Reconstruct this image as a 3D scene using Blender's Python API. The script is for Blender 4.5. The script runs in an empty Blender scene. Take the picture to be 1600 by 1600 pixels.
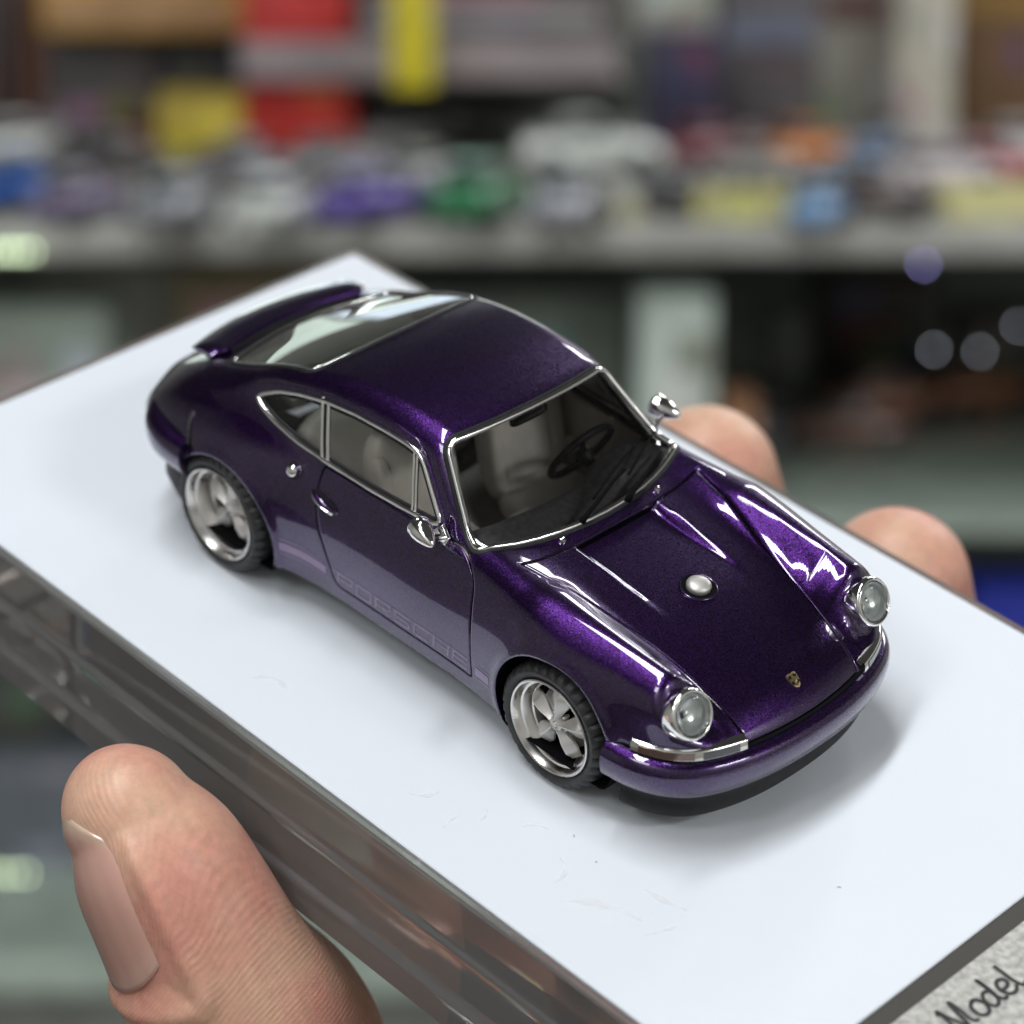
import bpy, bmesh, math, random
import numpy as np
from mathutils import Vector, Matrix
from mathutils.geometry import delaunay_2d_cdt
random.seed(7); np.random.seed(7)
SC = bpy.context.scene
COL = SC.collection
PI = math.pi
S = 1/64.0                                   # the model car is built in car metres, scaled 1:64

# ---------------------------------------------------------------- camera, world, lights, exposure
CAM_C = np.array([6.29386607, -7.64206628, 7.97099353])      # car metres, frame of the display base
CAM_R = np.array([[0.69857077, 0.71435385, 0.04120009],
                  [0.43287728, -0.37606243, -0.81926449],
                  [-0.56975094, 0.59014881, -0.57193378]])    # rows: right, down, forward
F_PX = 4157.1
PITCH = math.radians(13.0)
Wm = np.array([[1, 0, 0], [0, -math.sin(PITCH), -math.cos(PITCH)], [0, math.cos(PITCH), -math.sin(PITCH)]])
ROT = Wm.T @ CAM_R                            # base frame -> world (the base is held tilted towards the camera)
CAM_W = np.array([0.0, 0.0, 1.35])
ORG = CAM_W - ROT @ (CAM_C*S)
T_BASE = Matrix.Translation(Vector(ORG)) @ Matrix(ROT.tolist()).to_4x4()
def to_world(p):                              # base frame (car metres) -> world metres
    return ORG + (np.asarray(p, float)*S) @ ROT.T
cam = bpy.data.cameras.new('camera'); camo = bpy.data.objects.new('camera', cam); COL.objects.link(camo)
fw = Vector(Wm[2]); rt = Vector(Wm[0]); up = -Vector(Wm[1])
camo.matrix_world = Matrix(((rt.x, up.x, -fw.x, CAM_W[0]), (rt.y, up.y, -fw.y, CAM_W[1]), (rt.z, up.z, -fw.z, CAM_W[2]), (0, 0, 0, 1)))
cam.sensor_width = 36.0; cam.sensor_fit = 'HORIZONTAL'; cam.lens = F_PX/1600*36
cam.clip_start = 0.01; cam.clip_end = 60
cam.dof.use_dof = True; cam.dof.focus_distance = 0.1885; cam.dof.aperture_fstop = 28.0
SC.camera = camo
world = bpy.data.worlds.new('World'); SC.world = world; world.use_nodes = True
bg = world.node_tree.nodes['Background']; bg.inputs[0].default_value = (0.80, 0.90, 1.0, 1); bg.inputs[1].default_value = 0.05
SC.view_settings.view_transform = 'Standard'; SC.view_settings.look = 'None'
SC.view_settings.exposure = 0.0; SC.view_settings.gamma = 1.0
SC.render.engine = 'CYCLES'
SC.cycles.use_denoising = True; SC.cycles.caustics_reflective = False; SC.cycles.caustics_refractive = False
SC.cycles.sample_clamp_indirect = 6.0; SC.cycles.max_bounces = 10; SC.cycles.transparent_max_bounces = 16
def area(name, loc, target, sx, sy, watts, col=(1, 1, 1), roll=0.0):
    l = bpy.data.lights.new(name, 'AREA'); l.shape = 'RECTANGLE'; l.size = sx; l.size_y = sy; l.energy = watts; l.color = col
    o = bpy.data.objects.new(name, l); COL.objects.link(o)
    d = Vector(target)-Vector(loc)
    o.matrix_world = Matrix.Translation(loc) @ d.to_track_quat('-Z', 'Y').to_matrix().to_4x4() @ Matrix.Rotation(roll, 4, 'Z')
    return o
CEIL_Z = 2.62
def ceiling_strip(x0, y0, x1, y1, w, watts):
    """an area light under the ceiling between two points: fluorescent lamps and added fills"""
    c = ((x0+x1)/2, (y0+y1)/2, CEIL_Z); o = area('ceiling_tube_or_fill', c, (c[0], c[1], 0), w, math.hypot(x1-x0, y1-y0), watts, (.97, .985, 1.0))
    o.matrix_world = Matrix.Translation(c) @ Matrix.Rotation(-math.atan2(x1-x0, y1-y0), 4, 'Z'); return o
ceiling_strip(-.62, -.80, -.06, .20, .13, 17)
ceiling_strip(.42, 1.38, 1.05, 2.40, .13, 9)
ceiling_strip(-1.30, -1.84, -.80, -1.05, .55, 17)
ceiling_strip(1.7, -1.84, 2.3, -1.4, .45, 38)  # unseen fill light, added to brighten the nose and left wing
ceiling_strip(1.45, 1.50, 1.75, 2.30, .30, 17)  # unseen light added over the cabinet to brighten the background
for x, z, sx, sy, w, c in ((-.66, 1.90, .55, .26, .65, (.82, 1, .88)), (-.22, 1.95, .28, .36, .65, (.74, .88, 1)), (.18, 1.95, .42, .24, .6, (.88, 1, .92)), (-.45, 1.68, .7, .07, .5, (.85, 1, .88))):
    area('reflection_light', (x, 2.44, z), (x, 0, z-.25), sx, sy, w, c)  # unseen area lights added for reflections in rear window and roof edge


# ---------------------------------------------------------------- helpers
def setp(o, label=None, cat=None, group=None, kind=None):
    if label: o['label'] = label
    if cat: o['category'] = cat
    if group: o['group'] = group
    if kind: o['kind'] = kind
    return o
def empty(name, mat4=None, **k):
    o = bpy.data.objects.new(name, None); COL.objects.link(o); o.empty_display_size = 0.01
    if mat4 is not None: o.matrix_world = mat4
    return setp(o, **k)
def mk(name, verts, faces, mat, parent=None, smooth=True, normals=None, uv=None, **k):
    me = bpy.data.meshes.new(name); me.from_pydata([tuple(map(float, v)) for v in verts], [], [tuple(map(int, f)) for f in faces])
    for m in (mat if isinstance(mat, (list, tuple)) else [mat]): me.materials.append(m)
    if smooth: me.polygons.foreach_set('use_smooth', [True]*len(me.polygons))
    me.update()
    if normals is not None: me.normals_split_custom_set_from_vertices([tuple(map(float, n)) for n in normals])
    o = bpy.data.objects.new(name, me); COL.objects.link(o)
    if parent is not None: o.parent = parent
    return setp(o, **k)
class MB:
    """collects vertices and faces for one mesh object"""
    def __init__(s): s.v = []; s.f = []
    def add(s, v, f):
        n = len(s.v); s.v += [tuple(map(float, p)) for p in v]; s.f += [tuple(int(i)+n for i in q) for q in f]; return s
    def build(s, name, mat, parent=None, smooth=True, bevel=0, angle=40, **k):
        o = mk(name, s.v, s.f, mat, parent, smooth, **k)
        bm = bmesh.new(); bm.from_mesh(o.data); bmesh.ops.recalc_face_normals(bm, faces=bm.faces)
        if bevel: bmesh.ops.bevel(bm, geom=[e for e in bm.edges if len(e.link_faces) == 2 and e.calc_face_angle(0) > 0.5], offset=bevel, segments=2, profile=.5, affect='EDGES', clamp_overlap=True)
        bm.to_mesh(o.data); bm.free()
        if smooth:
            o.data.polygons.foreach_set('use_smooth', [True]*len(o.data.polygons)); o.data.set_sharp_from_angle(angle=math.radians(angle))
        return o
def box(cx, cy, cz, sx, sy, sz):
    v = [(cx+a*sx/2, cy+b*sy/2, cz+c*sz/2) for a in (-1, 1) for b in (-1, 1) for c in (-1, 1)]
    return v, [(0, 1, 3, 2), (4, 6, 7, 5), (0, 4, 5, 1), (2, 3, 7, 6), (0, 2, 6, 4), (1, 5, 7, 3)]
def loft(rings, closed=True, cap0=True, cap1=True):
    n = len(rings[0]); v = [p for r in rings for p in r]; f = []
    for i in range(len(rings)-1):
        for j in range(n if closed else n-1):
            a = i*n+j; b = i*n+(j+1) % n; f.append((a, b, b+n, a+n))
    if cap0: f.append(tuple(range(n))[::-1])
    if cap1: f.append(tuple((len(rings)-1)*n+j for j in range(n)))
    return v, f
def lathe(prof, seg=48, axis='y', flip=1, a0=0):
    """profile of (axial, radius) -> verts, faces round the y (or z) axis"""
    v = []; f = []; n = len(prof)
    for k in range(seg):
        t = 2*PI*k/seg+a0; c, s = math.cos(t), math.sin(t)
        for a, r in prof:
            v.append((r*c, a*flip, r*s) if axis == 'y' else ((r*c, r*s, a*flip) if axis == 'z' else (a*flip, r*c, r*s)))
    for k in range(seg):
        for i in range(n-1):
            a = k*n+i; b = ((k+1) % seg)*n+i; f.append((a, b, b+1, a+1))
    return v, f
def sweep(pts, norms, prof, closed=False, caps=True):
    """sweep a 2-D profile (side, normal) along a polyline with given surface normals"""
    P = np.asarray(pts, float); N = np.asarray(norms, float); n = len(P)
    if closed: Tn = np.roll(P, -1, 0)-np.roll(P, 1, 0)
    else: Tn = np.gradient(P, axis=0)
    Tn /= np.linalg.norm(Tn, axis=1, keepdims=True)+1e-12
    Sd = np.cross(Tn, N); Sd /= np.linalg.norm(Sd, axis=1, keepdims=True)+1e-12
    Nn = np.cross(Sd, Tn); rings = [[P[i]+Sd[i]*a+Nn[i]*b for a, b in prof] for i in range(n)]
    if closed: rings.append(rings[0])
    return loft(rings, True, caps and not closed, caps and not closed)
def circ(r, n=8, ry=None, off=0): return [(r*math.cos(2*PI*k/n), off+(ry or r)*math.sin(2*PI*k/n)) for k in range(n)]
def rsm(P, step, closed=False):
    """resample polyline at even steps"""
    P = np.asarray(P, float)
    if closed: P = np.vstack([P, P[:1]])
    d = np.r_[0, np.cumsum(np.linalg.norm(np.diff(P, axis=0), axis=1))]; n = max(2, int(round(d[-1]/step)))
    t = np.linspace(0, d[-1], n+1)
    if closed: t = t[:-1]
    return np.stack([np.interp(t, d, P[:, k]) for k in range(P.shape[1])], 1)
def roundpoly(P, r, n=6):
    """closed polygon with its corners rounded; r scalar or per corner"""
    P = np.asarray(P, float); out = []; m = len(P)
    for i in range(m):
        rr = r[i] if hasattr(r, '__len__') else r
        a, b, c = P[i-1], P[i], P[(i+1) % m]; la, lc = np.linalg.norm(a-b), np.linalg.norm(c-b); d = min(rr, .45*la, .45*lc)
        if d <= 0: out.append(b); continue
        p0 = b+(a-b)/la*d; p1 = b+(c-b)/lc*d
        for k in range(n+1):
            t = k/n; out.append((1-t)**2*p0+2*t*(1-t)*b+t*t*p1)
    return np.array(out)
def offpoly(P, d):
    """offset closed polygon outward by d"""
    P = np.asarray(P, float); e = np.roll(P, -1, 0)-P; e /= np.linalg.norm(e, axis=1, keepdims=True)+1e-12
    ar = np.sum(P[:, 0]*np.roll(P[:, 1], -1)-np.roll(P[:, 0], -1)*P[:, 1]); s = 1 if ar > 0 else -1
    n = np.stack([e[:, 1], -e[:, 0]], 1)*s; m = n+np.roll(n, 1, 0); m /= np.linalg.norm(m, axis=1, keepdims=True)+1e-12
    c = np.clip(np.sum(m*n, 1, keepdims=True), .5, 1); return P+m*d/c
def inpoly(Q, P):
    x, y = Q[:, 0], Q[:, 1]; r = np.zeros(len(Q), bool); j = len(P)-1
    for i in range(len(P)):
        xi, yi = P[i]; xj, yj = P[j]
        if yi != yj:
            c = ((yi > y) != (yj > y)) & (x < (xj-xi)*(y-yi)/(yj-yi)+xi); r ^= c
        j = i
    return r
def spl(xs, ys):
    """natural cubic spline, linear outside"""
    x = np.array(xs, float); y = np.array(ys, float); n = len(x); h = np.diff(x)
    A = np.eye(n); b = np.zeros(n)
    for i in range(1, n-1):
        A[i, i-1] = h[i-1]; A[i, i] = 2*(h[i-1]+h[i]); A[i, i+1] = h[i]; b[i] = 6*((y[i+1]-y[i])/h[i]-(y[i]-y[i-1])/h[i-1])
    m = np.linalg.solve(A, b)
    s0 = (y[1]-y[0])/h[0]-h[0]*(2*m[0]+m[1])/6; s1 = (y[-1]-y[-2])/h[-1]+h[-1]*(m[-2]+2*m[-1])/6
    def F(q):
        q = np.asarray(q, float); i = np.clip(np.searchsorted(x, q)-1, 0, n-2); t = q-x[i]; hh = h[i]
        v = (m[i]*(x[i+1]-q)**3+m[i+1]*t**3)/(6*hh)+(y[i]/hh-m[i]*hh/6)*(x[i+1]-q)+(y[i+1]/hh-m[i+1]*hh/6)*t
        return np.where(q < x[0], y[0]+s0*(q-x[0]), np.where(q > x[-1], y[-1]+s1*(q-x[-1]), v))
    return F
def kv(*p): return spl([a for a, _ in p], [b for _, b in p])
def smax(a, b, k):
    h = np.maximum(k-np.abs(a-b), 0)/k; return np.maximum(a, b)+h*h*k*.25
def smin(a, b, k): return -smax(-a, -b, k)
def sst(a, b, x):
    t = np.clip((x-a)/(b-a), 0, 1); return t*t*(3-2*t)

# ---------------------------------------------------------------- materials
def nodes(m): return m.node_tree.nodes, m.node_tree.links
def pbr(name, col, rough=.5, metal=0, coat=0, coatr=.03, spec=.5, ior=1.5, sss=0, sssr=(1, .3, .15), ssss=.001, sheen=0, trans=0, emit=None, es=0, alpha=1):
    m = bpy.data.materials.new(name); m.use_nodes = True; b = m.node_tree.nodes['Principled BSDF']; I = b.inputs
    I['Base Color'].default_value = (*col, 1); I['Roughness'].default_value = rough; I['Metallic'].default_value = metal
    I['Coat Weight'].default_value = coat; I['Coat Roughness'].default_value = coatr; I['Specular IOR Level'].default_value = spec; I['IOR'].default_value = ior
    I['Subsurface Weight'].default_value = sss; I['Subsurface Radius'].default_value = sssr; I['Subsurface Scale'].default_value = ssss
    I['Transmission Weight'].default_value = trans
    if emit: I['Emission Color'].default_value = (*emit, 1); I['Emission Strength'].default_value = es
    return m
def vary(m, col_a, col_b, scale, detail=3, lo=.35, hi=.65, bump=0, bscale=None, bdist=.001, rough=None, kind='NOISE', coord='Object', stretch=None):
    """noise variation of base colour, optional bump / roughness variation"""
    N, L = nodes(m); b = N['Principled BSDF']; tc = N.new('ShaderNodeTexCoord'); src = tc.outputs[coord]
    if stretch:
        mp = N.new('ShaderNodeMapping'); mp.inputs['Scale'].default_value = stretch; L.new(src, mp.inputs[0]); src = mp.outputs[0]
    t = N.new('ShaderNodeTexNoise' if kind == 'NOISE' else 'ShaderNodeTexVoronoi'); t.inputs['Scale'].default_value = scale
    if kind == 'NOISE': t.inputs['Detail'].default_value = detail
    L.new(src, t.inputs['Vector']); out = t.outputs[0]
    r = N.new('ShaderNodeMapRange'); r.inputs[1].default_value = lo; r.inputs[2].default_value = hi; L.new(out, r.inputs[0])
    mx = N.new('ShaderNodeMix'); mx.data_type = 'RGBA'; mx.inputs[6].default_value = (*col_a, 1); mx.inputs[7].default_value = (*col_b, 1)
    L.new(r.outputs[0], mx.inputs[0]); L.new(mx.outputs[2], b.inputs['Base Color'])
    if rough:
        rr = N.new('ShaderNodeMapRange'); rr.inputs[3].default_value = rough[0]; rr.inputs[4].default_value = rough[1]; L.new(r.outputs[0], rr.inputs[0]); L.new(rr.outputs[0], b.inputs['Roughness'])
    if bump:
        t2 = t
        if bscale:
            t2 = N.new('ShaderNodeTexNoise'); t2.inputs['Scale'].default_value = bscale; t2.inputs['Detail'].default_value = 4; L.new(src, t2.inputs['Vector'])
        bp = N.new('ShaderNodeBump'); bp.inputs['Strength'].default_value = bump; bp.inputs['Distance'].default_value = bdist
        L.new(t2.outputs[0], bp.inputs['Height']); L.new(bp.outputs[0], b.inputs['Normal'])
    return m
def paint_mat():
    m = bpy.data.materials.new('violet_metallic_paint'); m.use_nodes = True; N, L = nodes(m); b = N['Principled BSDF']; I = b.inputs
    tc = N.new('ShaderNodeTexCoord')
    v = N.new('ShaderNodeTexVoronoi'); v.inputs['Scale'].default_value = 330; L.new(tc.outputs['Object'], v.inputs['Vector'])
    # every flake is tilted its own way: jitter the normal of the flake layer, never that of the clear coat
    sub = N.new('ShaderNodeVectorMath'); sub.operation = 'SUBTRACT'; L.new(v.outputs['Color'], sub.inputs[0]); sub.inputs[1].default_value = (.5, .5, .5)
    sc = N.new('ShaderNodeVectorMath'); sc.operation = 'SCALE'; L.new(sub.outputs[0], sc.inputs[0]); sc.inputs['Scale'].default_value = PAINT['jit']
    ge = N.new('ShaderNodeNewGeometry'); ad = N.new('ShaderNodeVectorMath'); L.new(ge.outputs['Normal'], ad.inputs[0]); L.new(sc.outputs[0], ad.inputs[1])
    nm = N.new('ShaderNodeVectorMath'); nm.operation = 'NORMALIZE'; L.new(ad.outputs[0], nm.inputs[0]); L.new(nm.outputs[0], I['Normal'])
    v2 = N.new('ShaderNodeTexVoronoi'); v2.inputs['Scale'].default_value = 290; L.new(tc.outputs['Object'], v2.inputs['Vector'])
    sx = N.new('ShaderNodeSeparateColor'); L.new(v2.outputs['Color'], sx.inputs[0])
    mx = N.new('ShaderNodeMix'); mx.data_type = 'RGBA'; mx.inputs[6].default_value = (*PAINT['dark'], 1); mx.inputs[7].default_value = (*PAINT['light'], 1)
    pw = N.new('ShaderNodeMath'); pw.operation = 'POWER'; pw.inputs[1].default_value = 1.3; L.new(sx.outputs[0], pw.inputs[0])
    L.new(pw.outputs[0], mx.inputs[0]); L.new(mx.outputs[2], I['Base Color'])
    I['Metallic'].default_value = PAINT['metal']; I['Roughness'].default_value = PAINT['rough']
    I['Coat Weight'].default_value = 1; I['Coat Roughness'].default_value = .015; I['Coat IOR'].default_value = PAINT['ior']
    return m
PAINT = dict(dark=(.006, .0012, .013), light=(.058, .0125, .136), metal=.92, rough=.31, jit=.19, ior=1.65)
def glass_mat(name, tint, rough=.0, ior=1.5, base=0.0):
    """thin clear sheet: tinted see-through + mirror by Fresnel"""
    m = bpy.data.materials.new(name); m.use_nodes = True; N, L = nodes(m); N.remove(N['Principled BSDF'])
    o = N['Material Output']; t = N.new('ShaderNodeBsdfTransparent'); t.inputs[0].default_value = (*tint, 1)
    g = N.new('ShaderNodeBsdfGlossy'); g.inputs['Roughness'].default_value = rough; f = N.new('ShaderNodeFresnel'); f.inputs[0].default_value = ior
    ad = N.new('ShaderNodeMath'); ad.operation = 'ADD'; ad.inputs[1].default_value = base; L.new(f.outputs[0], ad.inputs[0])
    x = N.new('ShaderNodeMixShader'); L.new(ad.outputs[0], x.inputs[0]); L.new(t.outputs[0], x.inputs[1]); L.new(g.outputs[0], x.inputs[2]); L.new(x.outputs[0], o.inputs[0])
    return m
M = {}
M['paint'] = paint_mat()
M['chrome'] = pbr('polished_chrome', (.90, .895, .88), .10, 1)
M['alloy'] = vary(pbr('satin_alloy', (.62, .60, .57), .4, .75), (.58, .56, .53), (.72, .70, .67), 6, rough=(.42, .55))
M['rim'] = vary(pbr('turned_rim_metal', (.6, .58, .55), .2, 1), (.68, .66, .63), (.80, .78, .75), 5, rough=(.20, .34))
M['rubber'] = vary(pbr('tyre_rubber', (.02, .02, .022), .55), (.015, .015, .016), (.032, .032, .034), 9, bump=.15, bdist=.0001)
M['black'] = vary(pbr('black_plastic', (.012, .012, .013), .5, spec=.25), (.010, .010, .011), (.018, .018, .02), 20, bump=.1, bscale=120, bdist=.00003)
M['dark'] = pbr('dark_recess', (.004, .004, .005), .9, spec=.1)
M['glass'] = glass_mat('smoked_windscreen', (.97, .97, .96), ior=1.5, base=.03)
M['sideglass'] = glass_mat('smoked_side_glass', (.96, .955, .94), ior=1.45, base=.02)
M['rearglass'] = glass_mat('rear_window_glass', (.35, .39, .37), ior=1.9, base=.17)
M['lens'] = glass_mat('fluted_clear_lens', (.95, .97, .97), ior=1.5)
N_, L_ = nodes(M['lens']); w_ = N_.new('ShaderNodeTexWave'); w_.inputs['Scale'].default_value = 14; w_.bands_direction = 'Y'; t_ = N_.new('ShaderNodeTexCoord'); L_.new(t_.outputs['Object'], w_.inputs['Vector'])
b_ = N_.new('ShaderNodeBump'); b_.inputs['Strength'].default_value = .35; b_.inputs['Distance'].default_value = .0002; L_.new(w_.outputs['Fac'], b_.inputs['Height'])
for n_ in list(N_):
    if n_.type in ('BSDF_GLOSSY', 'FRESNEL'): L_.new(b_.outputs[0], n_.inputs['Normal'])
M['beige'] = vary(pbr('beige_moulded_trim', (.40, .35, .29), .5), (.54, .51, .46), (.64, .60, .55), 8, bump=.2, bscale=60, bdist=.00006)
M['dash'] = vary(pbr('dark_dashboard', (.09, .09, .095), .5), (.07, .07, .075), (.12, .12, .125), 30, bump=.3, bscale=90, bdist=.00005)
M['liner'] = pbr('grey_headliner', (.30, .28, .26), .8)
M['stripe'] = pbr('lilac_stripe_print', (.20, .12, .27), .4, coat=1, coatr=.02)
M['gold'] = pbr('gilt_badge', (.55, .45, .25), .3, 1)
M['smoke'] = pbr('smoked_lamp_glass', (.02, .02, .022), .05, coat=1)
M['amber'] = pbr('clear_amber_lamp_glass', (.16, .10, .08), .08, .6, coat=1)
M['redlens'] = pbr('red_lamp_glass', (.25, .01, .01), .1, coat=1)
M['bowl'] = pbr('silvered_reflector', (.84, .87, .86), .20, .6)
M['frost'] = pbr('frosted_lamp_edge', (.80, .85, .83), .3, 0, coat=1)
M['dark_gold'] = pbr('dark_enamel', (.05, .035, .02), .3, .6)
M['clearplastic'] = glass_mat('clear_plastic_part', (.62, .62, .60), ior=1.6, base=.05)
# ---------------------------------------------------------------- the car body as one smooth implicit form f(x, |y|, z) = 0
wb = kv((-3.30, .55), (-3.05, .73), (-2.8, .825), (-2.5, .882), (-2.27, .898), (-2.0, .872), (-1.75, .822), (-1.5, .80), (-1.0, .795), (-.55, .80), (-.3, .825), (0, .848), (.25, .83), (.45, .785), (.6, .74), (.75, .68), (.92, .56))
ka = kv((-3.2, .4), (-2.6, .7), (-2.27, .85), (-1.9, .80), (-1.5, .70), (-.8, .62), (-.3, .5), (.3, .35), (.9, .3))
zh = kv((-3.3, .44), (-3.1, .62), (-2.9, .76), (-2.6, .855), (-2.2, .90), (-1.7, .90), (-1.0, .885), (-.65, .882), (-.45, .868), (-.2, .84), (.119, .787), (.4, .722), (.6, .655), (.717, .600), (.80, .530), (.86, .465), (.95, .35))
cwn = kv((-3.2, .2), (-2.6, .10), (-2, .05), (-1, .03), (-.45, .03), (.1, .07), (.5, .16), (.8, .30), (.95, .30))
zf = kv((-3.3, .40), (-3.1, .60), (-2.9, .75), (-2.6, .865), (-2.2, .905), (-1.7, .90), (-1.0, .895), (-.65, .897), (-.4, .889), (-.1, .868), (.2, .840), (.45, .812), (.62, .787), (.8, .75))
yc = kv((-3, .55), (-1, .66), (-.7, .66), (-.3, .648), (.2, .632), (.6, .617), (.9, .60))
zc = kv((-3.4, .45), (-3.15, .64), (-2.9, .79), (-2.6, .945), (-2.3, 1.088), (-2.0, 1.202), (-1.75, 1.262), (-1.5, 1.288), (-1.3, 1.290), (-1.1, 1.272), (-.97, 1.242), (-.9, 1.198), (-.75, 1.086), (-.6, .970), (-.5, .893), (-.3, .74), (0, .5))
wc0 = kv((-3.2, .44), (-3.0, .50), (-2.7, .595), (-2.4, .665), (-2.1, .698), (-1.7, .708), (-1.3, .70), (-.9, .676), (-.6, .65), (-.2, .60))
sl = kv((-3, .30), (-2.2, .30), (-1.7, .32), (-1.1, .37), (-.8, .42), (-.4, .45))
WR = dict(f=(.02, .345, .358), r=(-2.237, .307, .360))
HL_N = np.array([.88, 0, .475]); HL_P = np.array([.600, 0, .692])
FA = np.array([.63, .617, .682]); FD = np.array([-.80, .018, .052])
def Wlow(x, z):
    w = wb(x)-np.where(z > .5, ka(x)*(z-.5)**2, .30*(z-.5)**2)
    for cx, cz, r in WR.values():
        d = np.sqrt((x-cx)**2+(z-cz)**2); w = w+.014*np.exp(-((d-r-.008)/.03)**2)
    return w
def Tlow(x, y):
    base = zh(x)-cwn(x)*y*y; c = yc(x); d = zf(x)-(zh(x)-cwn(x)*c*c)
    fr = sst(-.45, .25, x)*(x > -1.2); s = np.where(y < c, .150-.060*fr, .30-.12*fr)
    dip = .042*sst(.26, -.36, x)*(1-sst(.240, .285, y))*(x > -.402)
    return base+d*np.exp(-((y-c)/s)**2)-dip
def F(p):
    x, y, z = p[..., 0], np.abs(p[..., 1]), p[..., 2]
    k = .10+.10*sst(-.3, .35, x)+.06*sst(-1.8, -2.4, x)
    low = smax(y-Wlow(x, z), (z-Tlow(x, y))*.95, k)
    q = np.stack([x-FA[0], y-FA[1], z-FA[2]], -1); tt = np.clip(q@FD/(FD@FD), 0, 1); caps = np.linalg.norm(q-tt[..., None]*FD, axis=-1)-(.116+.004*tt)
    low = smin(low, caps, .10)
    off = .22*sst(.50, .30, y)+.07*sst(.60, .50, z)-.25*np.maximum(y-.66, 0)
    nose = HL_N[0]*(x-HL_P[0])+HL_N[2]*(z-HL_P[2])-off
    low = smax(low, nose, .03)
    low = smax(low, (x-(.848-.30*y*y-1.6*np.maximum(y-.5, 0)**2))*.95, .05)
    low = smax(low, (-(x+3.17)-.45*np.maximum(y-.25, 0)**2-.30*(.62-z)*0+.5*(z-.62)*(z > .62))*.9, .12)
    kx = .30*sst(-1.25, -.85, x)-.16*sst(-2.0, -2.6, x)
    top = (z-(zc(x+kx*y*y)-.095*y*y))*.80
    zt = z-.885; zt = .5*(zt+np.sqrt(zt*zt+.0016))
    side = (y-(wc0(x)-sl(x)*zt-.12*zt**2))*.94
    cab = smax(side, top, .085)
    kk = .045+.11*sst(-1.75, -2.5, x)
    return smin(low, cab, kk)
def grad(p):
    g = np.zeros_like(p)
    for a in range(3):
        h = np.zeros(3); h[a] = .002; g[..., a] = F(p+h)-F(p-h)
    return g/(np.linalg.norm(g, axis=-1, keepdims=True)+1e-12)
XF, XR, ZA, KS = .42, -2.68, .20, .80
def rays(u, s):
    sg = s/KS; f = np.clip((u-XF)/.5, 0, 1.45); r = np.clip((XR-u)/.6, 0, 1.45)
    ox = np.clip(u, XR, XF); o = np.stack([ox, np.zeros_like(u), np.full_like(u, ZA)], -1)
    ph = f-r; c = np.cos(ph); d = np.stack([np.sin(ph), -np.sin(sg)*c, np.cos(sg)*c], -1)
    return o, d
def surf(us):
    """(u, s) parameters -> points on the body"""
    us = np.asarray(us, float); o, d = rays(us[:, 0], us[:, 1]); n = 46; ts = np.linspace(.1, 1.35, n)
    lo = np.full(len(us), ts[0]); hi = np.full(len(us), ts[-1]); done = np.zeros(len(us), bool)
    for i in range(n-1, -1, -1):                    # outermost crossing
        v = F(o+d*ts[i]); new = (~done) & (v < 0); lo[new] = ts[i]; hi[new] = ts[min(i+1, n-1)]; done |= new
    for _ in range(22):
        m = (lo+hi)/2; neg = F(o+d*m[:, None]) < 0; lo = np.where(neg, m, lo); hi = np.where(neg, hi, m)
    return o+d*((lo+hi)/2)[:, None]
def inv(p):
    p = np.asarray(p, float); x, yr, z = p[:, 0], -p[:, 1], p[:, 2]-ZA; rad = np.hypot(yr, z); s = np.arctan2(yr, z)*KS
    u = x.copy(); a = x > XF; u[a] = XF+.5*np.arctan2(x[a]-XF, rad[a]); b = x < XR; u[b] = XR-.6*np.arctan2(XR-x[b], rad[b])
    return np.stack([u, s], 1)
def first(o, d, t0, t1, n=120):
    ts = np.linspace(t0, t1, n); lo = np.full(len(o), float(t0)); hi = np.full(len(o), float(t1)); done = np.zeros(len(o), bool)
    for i in range(1, n):
        new = (~done) & (F(o+d*ts[i]) < 0); lo[new] = ts[i-1]; hi[new] = ts[i]; done |= new
    for _ in range(20):
        m = (lo+hi)/2; neg = F(o+d*m[:, None]) < 0; hi = np.where(neg, m, hi); lo = np.where(neg, lo, m)
    return o+d*((lo+hi)/2)[:, None]
def from_side(xz):                                 # right-hand side (y < 0), outline in side view
    xz = np.asarray(xz, float); o = np.stack([xz[:, 0], np.full(len(xz), -1.05), xz[:, 1]], 1); return first(o, np.array([0, 1., 0])[None].repeat(len(o), 0), 0, 1.0)
def from_top(xy):
    xy = np.asarray(xy, float); o = np.stack([xy[:, 0], xy[:, 1], np.full(len(xy), 1.5)], 1); return first(o, np.array([0, 0, -1.])[None].repeat(len(o), 0), 0, 1.3)
def side_us(P): return inv(from_side(P))
def top_us(P): return inv(from_top(P))
MIRR = np.array([1, -1, 1.])
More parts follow.
